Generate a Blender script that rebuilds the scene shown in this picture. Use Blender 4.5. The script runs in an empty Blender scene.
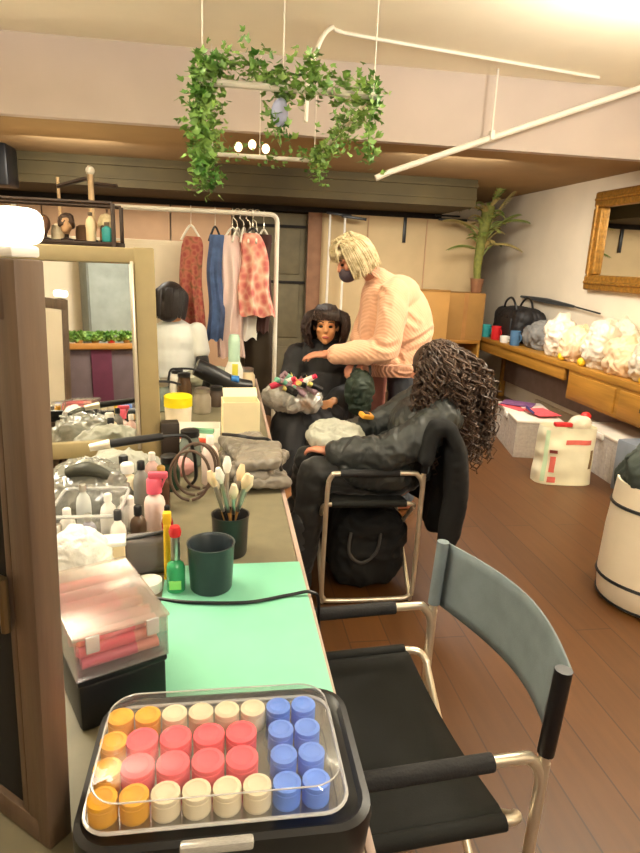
import bpy, bmesh, math, random
from mathutils import Vector as V, Matrix, Euler, noise
R = math.radians
PI = math.pi
random.seed(7)
sc = bpy.context.scene
COL = sc.collection

# ------------------------------------------------------------------ camera
CAMH, PITCH, YAW, ROLL, F = 1.53, R(15), R(9), R(2.4), 616.0
fw = V((math.sin(YAW) * math.cos(PITCH), math.cos(YAW) * math.cos(PITCH), -math.sin(PITCH)))
rt0 = V((math.cos(YAW), -math.sin(YAW), 0))
up0 = rt0.cross(fw)
cr = rt0 * math.cos(ROLL) + up0 * math.sin(ROLL)
cu = up0 * math.cos(ROLL) - rt0 * math.sin(ROLL)
CAMP = V((0, 0, CAMH))
cd = bpy.data.cameras.new('camera')
cam = bpy.data.objects.new('camera', cd)
COL.objects.link(cam)
cam.matrix_world = Matrix(((cr.x, cu.x, -fw.x, 0), (cr.y, cu.y, -fw.y, 0), (cr.z, cu.z, -fw.z, CAMH), (0, 0, 0, 1)))
cd.sensor_fit = 'VERTICAL'
cd.sensor_height = 24.0
cd.lens = 24.0 * F / 853.0
cd.clip_start = 0.02
sc.camera = cam


# ------------------------------------------------------------------ materials
def lin(c):
    return tuple(((x / 255) / 12.92 if x / 255 <= .04045 else ((x / 255 + .055) / 1.055) ** 2.4) for x in c)


def newmat(name):
    m = bpy.data.materials.new(name)
    m.use_nodes = True
    nt = m.node_tree
    return m, nt, nt.nodes, nt.links, nt.nodes['Principled BSDF']


def M(name, rgb, rough=.6, metal=0, var=.12, scale=9, bump=0, bscale=60, rgb2=None, stretch=None, sheen=0, detail=4):
    m, nt, N, L, b = newmat(name)
    c = lin(rgb)
    tc = N.new('ShaderNodeTexCoord')
    mp = N.new('ShaderNodeMapping')
    if stretch:
        mp.inputs['Scale'].default_value = stretch
    L.new(tc.outputs['Object'], mp.inputs['Vector'])
    nz = N.new('ShaderNodeTexNoise')
    nz.inputs['Scale'].default_value = scale
    nz.inputs['Detail'].default_value = detail
    L.new(mp.outputs[0], nz.inputs['Vector'])
    rp = N.new('ShaderNodeValToRGB')
    rp.color_ramp.elements[0].position = .3
    rp.color_ramp.elements[1].position = .7
    if rgb2:
        a, d = c, lin(rgb2)
    else:
        a = tuple(x * (1 - var) for x in c)
        d = tuple(min(1, x * (1 + var)) for x in c)
    rp.color_ramp.elements[0].color = (*a, 1)
    rp.color_ramp.elements[1].color = (*d, 1)
    L.new(nz.outputs[0], rp.inputs[0])
    L.new(rp.outputs[0], b.inputs['Base Color'])
    b.inputs['Roughness'].default_value = rough
    b.inputs['Metallic'].default_value = metal
    if sheen:
        b.inputs['Sheen Weight'].default_value = sheen
    if bump:
        n2 = N.new('ShaderNodeTexNoise')
        n2.inputs['Scale'].default_value = bscale
        n2.inputs['Detail'].default_value = 3
        L.new(mp.outputs[0], n2.inputs['Vector'])
        bp = N.new('ShaderNodeBump')
        bp.inputs['Strength'].default_value = bump
        bp.inputs['Distance'].default_value = .01
        L.new(n2.outputs[0], bp.inputs['Height'])
        L.new(bp.outputs[0], b.inputs['Normal'])
    return m


def clear(name, rgb=(255, 255, 255), gloss=.16, rough=.06, milk=0.0, fres=.55):
    """thin clear plastic: see-through, a little gloss, some milky diffuse"""
    m, nt, N, L, b = newmat(name)
    N.remove(b)
    out = [n for n in N if n.type == 'OUTPUT_MATERIAL'][0]
    tr = N.new('ShaderNodeBsdfTransparent')
    tr.inputs[0].default_value = (*lin(rgb), 1)
    gl = N.new('ShaderNodeBsdfGlossy')
    gl.inputs['Roughness'].default_value = rough
    df = N.new('ShaderNodeBsdfDiffuse')
    df.inputs[0].default_value = (*lin(rgb), 1)
    nz = N.new('ShaderNodeTexNoise')
    nz.inputs['Scale'].default_value = 14
    mr = N.new('ShaderNodeMapRange')
    mr.inputs['To Min'].default_value = milk * .7
    mr.inputs['To Max'].default_value = milk * 1.3
    L.new(nz.outputs[0], mr.inputs[0])
    m1 = N.new('ShaderNodeMixShader')
    L.new(mr.outputs[0], m1.inputs[0])
    L.new(tr.outputs[0], m1.inputs[1])
    L.new(df.outputs[0], m1.inputs[2])
    lw = N.new('ShaderNodeLayerWeight')
    lw.inputs[0].default_value = .35
    mul = N.new('ShaderNodeMath')
    mul.operation = 'MULTIPLY_ADD'
    L.new(lw.outputs['Fresnel'], mul.inputs[0])
    mul.inputs[1].default_value = fres
    mul.inputs[2].default_value = gloss * .25
    m2 = N.new('ShaderNodeMixShader')
    L.new(mul.outputs[0], m2.inputs[0])
    L.new(m1.outputs[0], m2.inputs[1])
    L.new(gl.outputs[0], m2.inputs[2])
    L.new(m2.outputs[0], out.inputs[0])
    return m


def emit(name, rgb, st):
    m, nt, N, L, b = newmat(name)
    b.inputs['Base Color'].default_value = (*lin(rgb), 1)
    b.inputs['Emission Color'].default_value = (*lin(rgb), 1)
    b.inputs['Emission Strength'].default_value = st
    return m


def floor_mat():
    m, nt, N, L, b = newmat('floor_planks')
    tc = N.new('ShaderNodeTexCoord')
    mp = N.new('ShaderNodeMapping')
    mp.inputs['Rotation'].default_value = (0, 0, R(90))
    L.new(tc.outputs['Object'], mp.inputs[0])
    br = N.new('ShaderNodeTexBrick')
    br.inputs['Scale'].default_value = 1
    br.inputs['Brick Width'].default_value = 2.2
    br.inputs['Row Height'].default_value = .17
    br.inputs['Mortar Size'].default_value = .003
    br.inputs['Color1'].default_value = (*lin((98, 62, 28)), 1)
    br.inputs['Color2'].default_value = (*lin((84, 52, 22)), 1)
    br.inputs['Mortar'].default_value = (*lin((62, 36, 20)), 1)
    L.new(mp.outputs[0], br.inputs[0])
    m2 = N.new('ShaderNodeMapping')
    m2.inputs['Scale'].default_value = (9, .8, 1)
    L.new(tc.outputs['Object'], m2.inputs[0])
    nz = N.new('ShaderNodeTexNoise')
    nz.inputs['Scale'].default_value = 3
    nz.inputs['Detail'].default_value = 8
    L.new(m2.outputs[0], nz.inputs[0])
    mx = N.new('ShaderNodeMix')
    mx.data_type = 'RGBA'
    mx.blend_type = 'MULTIPLY'
    mx.inputs[0].default_value = .7
    rp = N.new('ShaderNodeValToRGB')
    rp.color_ramp.elements[0].color = (.45, .4, .35, 1)
    rp.color_ramp.elements[1].color = (1.25, 1.2, 1.1, 1)
    L.new(nz.outputs[0], rp.inputs[0])
    L.new(br.outputs[0], mx.inputs[6])
    L.new(rp.outputs[0], mx.inputs[7])
    L.new(mx.outputs[2], b.inputs['Base Color'])
    b.inputs['Roughness'].default_value = .42
    bp = N.new('ShaderNodeBump')
    bp.inputs['Strength'].default_value = .15
    L.new(nz.outputs[0], bp.inputs['Height'])
    L.new(bp.outputs[0], b.inputs['Normal'])
    return m


def wood(name, rgb, rgb2, axis=1, rough=.45):
    s = [14, 14, 14]
    s[axis] = 1.2
    return M(name, rgb, rough, rgb2=rgb2, scale=2.2, stretch=tuple(s), detail=6, bump=.08, bscale=8)


def plaid(name, a, b_, k, sc_):
    """printed cloth: blotches of two colours with thin bands"""
    m, nt, N, L, b = newmat(name)
    tc = N.new('ShaderNodeTexCoord')
    vo = N.new('ShaderNodeTexVoronoi')
    vo.inputs['Scale'].default_value = sc_
    L.new(tc.outputs['Object'], vo.inputs['Vector'])
    rp = N.new('ShaderNodeValToRGB')
    rp.color_ramp.elements[0].color = (*lin(a), 1)
    rp.color_ramp.elements[0].position = .25
    rp.color_ramp.elements[1].color = (*lin(b_), 1)
    rp.color_ramp.elements[1].position = .55
    e = rp.color_ramp.elements.new(.9)
    e.color = (*lin(k), 1)
    L.new(vo.outputs['Distance'], rp.inputs[0])
    L.new(rp.outputs[0], b.inputs['Base Color'])
    b.inputs['Roughness'].default_value = .85
    return m


# ------------------------------------------------------------------ mesh builder
class MB:
    def __init__(s):
        s.v = []
        s.f = []

    def add(s, vs, fs):
        o = len(s.v)
        s.v += [V(p) for p in vs]
        s.f += [tuple(i + o for i in f) for f in fs]
        return s

    def box(s, c, d, rot=None, bev=0, seg=2):
        bm = bmesh.new()
        bmesh.ops.create_cube(bm, size=1)
        for v in bm.verts:
            v.co = V((v.co.x * d[0], v.co.y * d[1], v.co.z * d[2]))
        if bev:
            bmesh.ops.bevel(bm, geom=list(bm.edges), offset=bev, segments=seg, affect='EDGES', profile=.5)
        mt = Matrix.Translation(V(c)) @ (rot.to_matrix().to_4x4() if isinstance(rot, Euler) else (rot.to_4x4() if rot else Matrix()))
        bm.verts.index_update()
        s.add([mt @ v.co for v in bm.verts], [[v.index for v in f.verts] for f in bm.faces])
        bm.free()
        return s

    def tube(s, pts, r, seg=8, sub=0, cap=True):
        pts = [V(p) for p in pts]
        n = len(pts)
        rs = [r] * n if not isinstance(r, (list, tuple)) else list(r)
        if sub and n > 2:
            np_, nr = [], []
            for i in range(n - 1):
                p0, p1, p2, p3 = pts[max(i - 1, 0)], pts[i], pts[i + 1], pts[min(i + 2, n - 1)]
                for k in range(sub):
                    t = k / sub
                    q = .5 * ((2 * p1) + (p2 - p0) * t + (2 * p0 - 5 * p1 + 4 * p2 - p3) * t * t + (3 * p1 - p0 - 3 * p2 + p3) * t ** 3)
                    np_.append(q)
                    nr.append(rs[i] * (1 - t) + rs[i + 1] * t)
            np_.append(pts[-1])
            nr.append(rs[-1])
            pts, rs = np_, nr
        n = len(pts)
        vs, fs = [], []
        t0 = (pts[1] - pts[0]).normalized()
        a = t0.orthogonal().normalized()
        for i in range(n):
            t = (pts[min(i + 1, n - 1)] - pts[max(i - 1, 0)])
            t = t.normalized() if t.length > 1e-9 else t0
            a = (a - t * a.dot(t))
            a = a.normalized() if a.length > 1e-6 else t.orthogonal().normalized()
            b = t.cross(a)
            for k in range(seg):
                th = 2 * PI * k / seg
                vs.append(pts[i] + (a * math.cos(th) + b * math.sin(th)) * rs[i])
        for i in range(n - 1):
            for k in range(seg):
                k2 = (k + 1) % seg
                fs.append((i * seg + k, i * seg + k2, (i + 1) * seg + k2, (i + 1) * seg + k))
        if cap:
            fs.append(tuple(range(seg))[::-1])
            fs.append(tuple((n - 1) * seg + k for k in range(seg)))
        return s.add(vs, fs)

    def lathe(s, prof, c=(0, 0, 0), seg=24, ax=None):
        """prof: [(r, z)...] bottom to top; ax: optional matrix"""
        c = V(c)
        vs, fs = [], []
        n = len(prof)
        for r, z in prof:
            for k in range(seg):
                th = 2 * PI * k / seg
                p = V((max(r, 1e-5) * math.cos(th), max(r, 1e-5) * math.sin(th), z))
                vs.append((ax @ p if ax else p) + c)
        for i in range(n - 1):
            for k in range(seg):
                k2 = (k + 1) % seg
                fs.append((i * seg + k, i * seg + k2, (i + 1) * seg + k2, (i + 1) * seg + k))
        fs.append(tuple(range(seg))[::-1])
        fs.append(tuple((n - 1) * seg + k for k in range(seg)))
        return s.add(vs, fs)

    def ell(s, c, r, rot=None, seg=16, ring=10):
        c = V(c)
        mt = rot.to_matrix() if isinstance(rot, Euler) else (rot or Matrix.Identity(3))
        vs, fs = [], []
        vs.append(c + mt @ V((0, 0, -r[2])))
        for i in range(1, ring):
            ph = -PI / 2 + PI * i / ring
            for k in range(seg):
                th = 2 * PI * k / seg
                vs.append(c + mt @ V((r[0] * math.cos(ph) * math.cos(th), r[1] * math.cos(ph) * math.sin(th), r[2] * math.sin(ph))))
        vs.append(c + mt @ V((0, 0, r[2])))
        top = len(vs) - 1
        for k in range(seg):
            k2 = (k + 1) % seg
            fs.append((0, 1 + k2, 1 + k))
            fs.append((top, 1 + (ring - 2) * seg + k, 1 + (ring - 2) * seg + k2))
        for i in range(ring - 2):
            for k in range(seg):
                k2 = (k + 1) % seg
                fs.append((1 + i * seg + k, 1 + i * seg + k2, 1 + (i + 1) * seg + k2, 1 + (i + 1) * seg + k))
        return s.add(vs, fs)

    def limb(s, chain, seg=12):
        """tapered capsules between (point, radius) joints, for fusing"""
        for (p, r), (q, t) in zip(chain, chain[1:]):
            s.tube([p, q], [r, t], seg)
        for p, r in chain:
            s.ell(p, (r, r, r), None, seg, 8)
        return s

    def grid(s, fn, nu, nv, closed_u=False):
        vs = [fn(i / (nu if closed_u else nu - 1), j / (nv - 1)) for j in range(nv) for i in range(nu)]
        fs = []
        for j in range(nv - 1):
            for i in range(nu if closed_u else nu - 1):
                i2 = (i + 1) % nu
                fs.append((j * nu + i, j * nu + i2, (j + 1) * nu + i2, (j + 1) * nu + i))
        return s.add(vs, fs)

    def lump(s, c, r, seed=0, amp=.15, freq=4., flat=None, seg=36, ring=22):
        """crumpled bag-like blob"""
        n0 = len(s.v)
        s.ell((0, 0, 0), r, None, seg, ring)
        c = V(c)
        for i in range(n0, len(s.v)):
            p = s.v[i]
            n = noise.noise(p * freq + V((seed * 7.3, seed * 3.1, seed))) + .5 * noise.noise(p * freq * 2.3 + V((seed, 9, 2)))
            rd = 1 - abs(noise.noise(p * freq * 1.7 + V((3, seed, 5)))) * 1.2
            p = p * (1 + amp * n + amp * .5 * rd) + c
            if flat is not None and p.z < flat:
                p.z = flat + (p.z - flat) * .03
            s.v[i] = p
        return s

    def mesh(s, name, smooth=True):
        me = bpy.data.meshes.new(name)
        me.from_pydata([tuple(p) for p in s.v], [], s.f)
        me.update()
        bm = bmesh.new()
        bm.from_mesh(me)
        bmesh.ops.recalc_face_normals(bm, faces=bm.faces)
        bm.to_mesh(me)
        bm.free()
        if smooth:
            me.shade_smooth()
            try:
                me.set_sharp_from_angle(angle=R(40))
            except Exception:
                pass
        return me


def fuse(mb, name, voxel=.008, it=6):
    me = mb.mesh(name + '_raw', False)
    o = bpy.data.objects.new(name + '_raw', me)
    COL.objects.link(o)
    m = o.modifiers.new('r', 'REMESH')
    m.mode = 'VOXEL'
    m.voxel_size = voxel
    if it:
        sm = o.modifiers.new('s', 'SMOOTH')
        sm.iterations = it
        sm.factor = .5
    dg = bpy.context.evaluated_depsgraph_get()
    out = bpy.data.meshes.new_from_object(o.evaluated_get(dg))
    out.name = name
    bpy.data.objects.remove(o)
    bpy.data.meshes.remove(me)
    out.shade_smooth()
    return out


def wrinkle(me, amp=.01, freq=7., st=(1, 1, 1), seed=0, fine=.35):
    """cloth or film creases: ridged noise along the vertex normals"""
    co = [v.co.copy() for v in me.vertices]
    no = [v.normal.copy() for v in me.vertices]
    sd = V((seed * 3.7, seed * 1.9, seed * 5.1))
    for v, p_, n_ in zip(me.vertices, co, no):
        q = V((p_.x * st[0], p_.y * st[1], p_.z * st[2])) * freq + sd
        wv = noise.noise_vector(q * .7) * .6
        a = 1 - abs(noise.noise(q + wv)) * 2.2
        b = 1 - abs(noise.noise((q + wv) * 2.3 + V((5, 1, 8)))) * 2.2
        v.co = p_ + n_ * amp * (a * .8 + b * fine)
    me.update()
    return me


def crumple(mb, name, amp, freq, seed=0, voxel=.008, it=1):
    me = fuse(mb, name, voxel, it)
    return wrinkle(me, amp, freq, (1, 1, 1), seed, .5)


def tag(o, label=None, cat=None, group=None, kind=None):
    for k, v in (('label', label), ('category', cat), ('group', group), ('kind', kind)):
        if v:
            o[k] = v
    return o


MW = {}


def T(name, label, cat, loc=(0, 0, 0), rz=0, group=None):
    o = bpy.data.objects.new(name, None)
    o.empty_display_size = .05
    COL.objects.link(o)
    o.location = loc
    o.rotation_euler = (0, 0, rz)
    MW[o.name] = Matrix.Translation(V(loc)) @ Matrix.Rotation(rz, 4, 'Z')
    tag(o, label, cat, group)
    return o


def P(mb, name, mat, root, local=False, smooth=True, label=None, kind=None):
    """part (or sub-part) of root; geometry given in world space unless local"""
    me = mb if isinstance(mb, bpy.types.Mesh) else mb.mesh(name, smooth)
    top = root
    while top.parent:
        top = top.parent
    if not local:
        me.transform(MW[top.name].inverted())
    me.materials.append(mat)
    o = bpy.data.objects.new(name, me)
    COL.objects.link(o)
    o.parent = root
    if label:
        o['label'] = label
    if kind:
        o['kind'] = kind
    return o


def ONE(mb, name, mat, label, cat, group=None, kind=None, smooth=True):
    me = mb if isinstance(mb, bpy.types.Mesh) else mb.mesh(name, smooth)
    xs = [v.co for v in me.vertices]
    lo = V((min(p.x for p in xs), min(p.y for p in xs), min(p.z for p in xs)))
    hi = V((max(p.x for p in xs), max(p.y for p in xs), max(p.z for p in xs)))
    b = V(((lo.x + hi.x) / 2, (lo.y + hi.y) / 2, lo.z))
    me.transform(Matrix.Translation(-b))
    me.materials.append(mat)
    o = bpy.data.objects.new(name, me)
    COL.objects.link(o)
    o.location = b
    MW[o.name] = Matrix.Translation(b)
    tag(o, label, cat, group, kind)
    return o


def S(mb, name, mat, parent=None, smooth=False):
    me = mb.mesh(name, smooth)
    me.materials.append(mat)
    o = bpy.data.objects.new(name, me)
    COL.objects.link(o)
    MW[o.name] = Matrix()
    if parent:
        o.parent = parent
    else:
        o['kind'] = 'structure'
    return o


def dup(root, loc, rz, label, group=None):
    r = root.copy()
    COL.objects.link(r)
    r.location = loc
    r.rotation_euler = (0, 0, rz)
    r['label'] = label
    if group:
        r['group'] = group
    for ch in list(root.children):
        c = ch.copy()
        COL.objects.link(c)
        c.parent = r
        for g in list(ch.children):
            d = g.copy()
            COL.objects.link(d)
            d.parent = c
    return r


# ------------------------------------------------------------------ palette
cream_wall = M('cream_wall_paint', (238, 224, 200), .85, var=.05, scale=2.5, bump=.05, bscale=30)
cream_ceil = M('cream_ceiling_paint', (250, 242, 220), .9, var=.04, scale=2)
lilac = M('lilac_grey_beam_paint', (196, 182, 172), .85, var=.05, scale=2)
tan_under = M('tan_plaster', (160, 130, 86), .9, var=.07, scale=3)
olive = M('olive_brown_recess_shade', (72, 60, 30), .8, var=.2, scale=3)  # shade of the far recess is put into this dark olive
dark = M('black_gap_shade_and_rail', (30, 24, 20), .9, var=.2)  # painted gap shade above the partitions, also the door rail colour
panel_tan = M('tan_hardboard', (206, 180, 136), .8, var=.08, scale=2.5)
panel_pink = M('pinkish_plywood', (196, 158, 122), .8, var=.1, scale=3)
brown_board = M('red_brown_board', (140, 100, 72), .75, var=.15)
olive_door = M('olive_grey_door_paint', (104, 94, 68), .7, var=.15)
oak = wood('golden_oak', (150, 106, 36), (180, 128, 50), 1)
oakx = wood('golden_oak_cross', (156, 106, 40), (184, 128, 56), 0)
darkwood = wood('grey_brown_timber', (84, 66, 52), (114, 92, 72), 2, .5)
creamframe = M('cream_frame_paint', (160, 142, 98), .5, var=.08)
tabletop = M('grey_brown_laminate', (118, 110, 86), .5, var=.08, scale=20)
tableedge = M('pale_pink_edging', (176, 152, 138), .5, var=.06)
black = M('black_cloth', (26, 26, 26), .75, var=.25, scale=20, sheen=.2)
blackpl = M('black_plastic', (20, 20, 22), .38, var=.15)
chrome = M('chrome_tube', (226, 216, 196), .3, metal=.75, var=.04)
white_metal = M('white_painted_steel', (232, 226, 212), .4, var=.05)
foam = M('black_foam', (34, 33, 34), .85, var=.2, bump=.2, bscale=180)
bluecloth = M('blue_grey_canvas', (116, 128, 132), .85, var=.12, scale=14, bump=.1, bscale=300)
seatcloth = M('black_canvas', (11, 12, 8), .85, var=.18, scale=20, bump=.1, bscale=300)
mint = M('mint_green_mat', (128, 200, 168), .55, var=.05, scale=6)
clearpl = clear('clear_plastic', (255, 255, 255), .3, .05, .06)
milky = clear('milky_plastic', (240, 240, 236), .3, .12, .45)
lid_clear = clear('clear_lid_plastic', (255, 255, 255), .14, .03, .03, .3)
mirrorm = M('mirror_glass', (236, 236, 232), .015, metal=1, var=0)
whitepl = M('white_plastic', (240, 236, 226), .4, var=.04)
whitecloth = M('white_towelling', (244, 240, 230), .9, var=.05, bump=.3, bscale=120)
beige = M('beige_foam', (232, 208, 168), .8, var=.08)
greycloth = M('grey_cloth', (120, 116, 108), .8, var=.15, bump=.2, bscale=60)
skin = M('skin', (204, 136, 106), .5, var=.05, scale=20)
skin2 = M('tan_skin', (226, 164, 112), .5, var=.05, scale=20)
lipm = M('lip', (180, 84, 76), .4, var=.05)
eyem = M('dark_eye', (30, 22, 18), .2, var=.05)


def knit(name, rgb, rgb2, bands, direction, strength=.5):
    """ribbed knit: fine stripes of yarn and shadowless bump"""
    m, nt, N, L, b = newmat(name)
    tc = N.new('ShaderNodeTexCoord')
    wv = N.new('ShaderNodeTexWave')
    wv.bands_direction = direction
    wv.inputs['Scale'].default_value = bands
    wv.inputs['Distortion'].default_value = 1.2
    wv.inputs['Detail'].default_value = 2
    wv.inputs['Detail Scale'].default_value = 2
    L.new(tc.outputs['Object'], wv.inputs[0])
    rp = N.new('ShaderNodeValToRGB')
    rp.color_ramp.elements[0].color = (*lin(rgb2), 1)
    rp.color_ramp.elements[1].color = (*lin(rgb), 1)
    L.new(wv.outputs[0], rp.inputs[0])
    L.new(rp.outputs[0], b.inputs['Base Color'])
    b.inputs['Roughness'].default_value = .95
    b.inputs['Sheen Weight'].default_value = .25
    bp = N.new('ShaderNodeBump')
    bp.inputs['Strength'].default_value = strength
    bp.inputs['Distance'].default_value = .02
    L.new(wv.outputs[0], bp.inputs['Height'])
    L.new(bp.outputs[0], b.inputs['Normal'])
    return m


peach = knit('peach_knit', (243, 191, 157), (239, 186, 152), 26, 'DIAGONAL', .15)
peach_rib = knit('peach_rib', (240, 186, 156), (216, 156, 128), 26, 'Y')
blond = M('blond_hair', (176, 156, 112), .5, rgb2=(226, 210, 172), scale=34)
brownhair = M('dark_brown_curls', (48, 34, 27), .5, rgb2=(88, 66, 52), scale=25)
darkhair = M('near_black_hair', (34, 26, 24), .45, var=.3, scale=20)
denim = M('grey_blue_denim', (92, 100, 112), .85, var=.15, scale=30, bump=.15, bscale=200)
leafm = M('ivy_leaf', (58, 116, 36), .45, rgb2=(150, 184, 92), scale=11)
palmleaf = M('palm_leaf', (104, 124, 48), .5, rgb2=(150, 156, 84), scale=8)
stemm = M('green_stem', (86, 100, 48), .7, var=.15)
card = M('brown_cardboard', (166, 122, 62), .85, var=.08, scale=5)
red = M('red_plastic', (206, 36, 40), .4, var=.08)
pink = M('pink_plastic', (232, 96, 118), .4, var=.08)
coral = M('coral_red_flocking', (250, 96, 110), .8, var=.08)
yellow = M('yellow_plastic', (240, 196, 40), .45, var=.08)
ochre = M('yellow_flocking', (236, 172, 46), .75, var=.1)
blue = M('blue_flocking', (104, 146, 240), .7, var=.08)
ivoryf = M('ivory_flocking', (232, 218, 186), .75, var=.06)
teal = M('teal_plastic', (52, 150, 150), .4, var=.08)
blueplas = M('blue_plastic', (52, 120, 196), .4, var=.08)
greenb = M('green_bottle_plastic', (40, 140, 84), .25, var=.1)
silver = M('brushed_steel', (190, 188, 182), .3, metal=1, var=.08)
gold = M('gilt_moulding', (170, 122, 50), .4, metal=.45, var=.35, scale=30, bump=.6, bscale=40)
purple = M('purple_grey_panel', (96, 80, 84), .7, var=.1)
plum = M('plum_curtain', (92, 34, 60), .8, var=.1)

# ------------------------------------------------------------------ room shell
XL, XR, YF, YB, ZC = -2.7, 3.45, -2.6, 8.5, 2.82
S(MB().box(((XL + XR) / 2, (YF + YB) / 2, -.05), (XR - XL + .4, YB - YF + .4, .1)), 'floor', floor_mat())
S(MB().box(((XL + XR) / 2, (YF + YB) / 2, ZC + .05), (XR - XL + .4, YB - YF + .4, .1)), 'ceiling', cream_ceil)
S(MB().box((XR + .05, (YF + YB) / 2, ZC / 2), (.1, YB - YF, ZC)), 'wall_right', cream_wall)
S(MB().box((XL - .05, (YF + YB) / 2, ZC / 2), (.1, YB - YF, ZC)), 'wall_left', cream_wall)
S(MB().box(((XL + XR) / 2, YB + .05, ZC / 2), (XR - XL, .1, ZC)), 'wall_back', cream_wall)
S(MB().box(((XL + XR) / 2, YF - .05, ZC / 2), (XR - XL, .1, ZC)), 'wall_front', cream_wall)
# downstand beam and the lower bulkhead behind it
S(MB().box(((XL + XR) / 2, 4.56, 2.585), (XR - XL, .08, .47)), 'trim_1', lilac)
S(MB().box(((XL + XR) / 2, 5.46, 2.60), (XR - XL, 1.72, .44)).box((2.975, 7.41, 2.60), (.95, 2.18, .44)).box(((XL + XR) / 2, 4.63, 2.365), (XR - XL, .05, .03)), 'trim_2', tan_under)
BX = 2.5
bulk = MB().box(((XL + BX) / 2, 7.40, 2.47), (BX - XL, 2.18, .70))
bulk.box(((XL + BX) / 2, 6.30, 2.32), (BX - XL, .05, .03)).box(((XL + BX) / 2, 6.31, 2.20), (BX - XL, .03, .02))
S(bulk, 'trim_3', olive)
S(MB().box(((XL + BX) / 2, 7.36, 2.095), (BX - XL, .06, .06)), 'gap_shade_strip', dark)  # black strip paints in the shadow gap between bulkhead and partitions
S(MB().box((XR - .02, (YF + 6.3) / 2, .07), (.03, 6.3 - YF, .14)), 'baseboard_right', M('skirting_paint', (206, 186, 156), .6))


# surface conduit on the ceiling and the hung pipe
def sweep(pts, r, seg=10, sub=0):
    return MB().tube(pts, r, seg, sub)


p = sweep([(1.02, 4.455, 2.10), (1.119, 4.45, 2.145), (2.793, 4.3, 2.76), (2.95, 4.286, 2.818)], .021, 12)
hp = T('ceiling_pipe', 'white pipe sloping down from the ceiling on the right across the beam', 'pipe', (1.9, 4.4, 2.42))
P(p, 'pipe_run', white_metal, hp)
P(sweep([(1.80, 4.385, 2.42), (1.80, 4.385, ZC)], .007, 8), 'hanging_rod', white_metal, hp)
P(MB().box((1.80, 4.385, 2.41), (.03, .055, .062), bev=.006), 'clamp', white_metal, hp)
ONE(sweep([(.40, 3.40, 2.21), (.41, 3.40, 2.43), (.47, 3.44, 2.60), (.56, 3.7, 2.74), (.64, 3.95, ZC - .012), (.9, 4.02, ZC - .012), (2.5, 4.33, ZC - .012)], .011, 10, 6), 'conduit',
    white_metal, 'thin white conduit bending from the ivy frame onto the ceiling', 'conduit')

# ------------------------------------------------------------------ back partitions
bp = T('hardboard_partition', 'tan hardboard partition behind the standing woman', 'partition', (1.95, 7.3, 0))
P(MB().box((2.0, 7.32, 1.03), (1.98, .04, 2.06), bev=.004), 'panel', panel_tan, bp)
P(MB().box((1.0, 7.29, 1.03), (.16, .03, 2.06), bev=.004), 'edge_board', brown_board, bp, label='red-brown edge board')
P(MB().box((1.62, 7.285, 1.03), (.012, .012, 2.04)), 'joint_strip', panel_pink, bp)
P(MB().box((2.32, 7.285, 1.03), (.012, .012, 2.04)), 'joint_strip', panel_pink, bp)
P(MB().box((2.05, 7.28, 1.92), (.035, .03, .28), bev=.003), 'bracket', blackpl, bp)
P(MB().box((2.62, 7.27, 2.06), (.34, .04, .025), bev=.003).box((2.55, 7.27, 2.1), (.3, .03, .02), bev=.003), 'clip', blackpl, bp)
pp = T('plywood_partition', 'pinkish plywood partition behind the clothes rail', 'partition', (-1.2, 7.3, 0))
for i in range(4):
    P(MB().box((-2.28 + .67 * i, 7.32, 1.03), (.655, .04, 2.06), bev=.004), 'panel', panel_pink, pp)
dr = S(MB().box((.61, 7.4, 1.02), (.62, .05, 2.04)), 'door_1', olive_door)
for z, h in ((1.62, .5), (.95, .62), (.32, .42)):
    q = MB().box((.61, 7.365, z), (.46, .02, h), bev=.006)
    S(q, 'door_panel', olive_door, dr, True)
S(MB().box((.61, 7.36, 1.28), (.6, .03, .03)).box((.61, 7.36, 1.9), (.6, .03, .03)), 'door_rail', dark, dr)
S(MB().tube([(.36, 7.36, 1.0), (.36, 7.31, 1.0), (.44, 7.30, 1.0)], .011, 8), 'door_handle', chrome, dr, True)
ONE(MB().box((-1.98, 6.05, 2.212), (.32, .3, .335), bev=.02), 'black_box', blackpl, 'black box fixed under the beam at the far left edge', 'box')

# light stands leaning against the tan partition
for i, (x, y, h) in enumerate(((1.14, 7.1, 2.06), (1.30, 7.05, 2.03))):
    t = T('light_stand', ('white light stand with black clamp nearer the door, above the blond woman' if i == 0 else
                          'white light stand with black crossbar, right above the blond woman'), 'stand', (x, y, 0))
    P(MB().tube([(x, y, .12), (x, y, h)], [.016, .013], 10), 'pole', white_metal, t)
    for k in range(3):
        a = 2 * PI * k / 3 + .3
        P(MB().tube([(x, y, .28), (x + .06 * math.cos(a), y + .06 * math.sin(a), .012)], .01, 8), 'leg', white_metal, t)
    P(MB().box((x + .10, y, h - .02), (.28, .03, .03), Euler((0, R(5), 0)), .004), 'clamp', blackpl, t)

# ------------------------------------------------------------------ long makeup table
tb = T('makeup_table', 'long grey-brown worktop table crowded with makeup along the left', 'table', (-.2, 2.2, 0))
P(MB().box((-.21, 2.26, .732), (.80, 3.70, .036), bev=.003), 'table_top', tabletop, tb)
P(MB().box((.198, 2.26, .725), (.014, 3.70, .05), bev=.003), 'edge_trim', tableedge, tb, label='pale pinkish edging strip')
P(MB().box((-.21, 2.26, .68), (.70, 3.5, .06), bev=.003), 'frame', darkwood, tb)
for x in (-.54, .13):
    for y in (.5, 2.2, 4.02):
        P(MB().box((x, y, .345), (.05, .05, .69), bev=.004), 'leg', darkwood, tb)
ZT = .75

ONE(MB().box((.025, 1.175, ZT + .0015), (.345, .62, .003), Euler((0, 0, R(.5))), .001), 'cutting_mat', mint, 'mint green mat lying flat on the near end of the table', 'mat')

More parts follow.
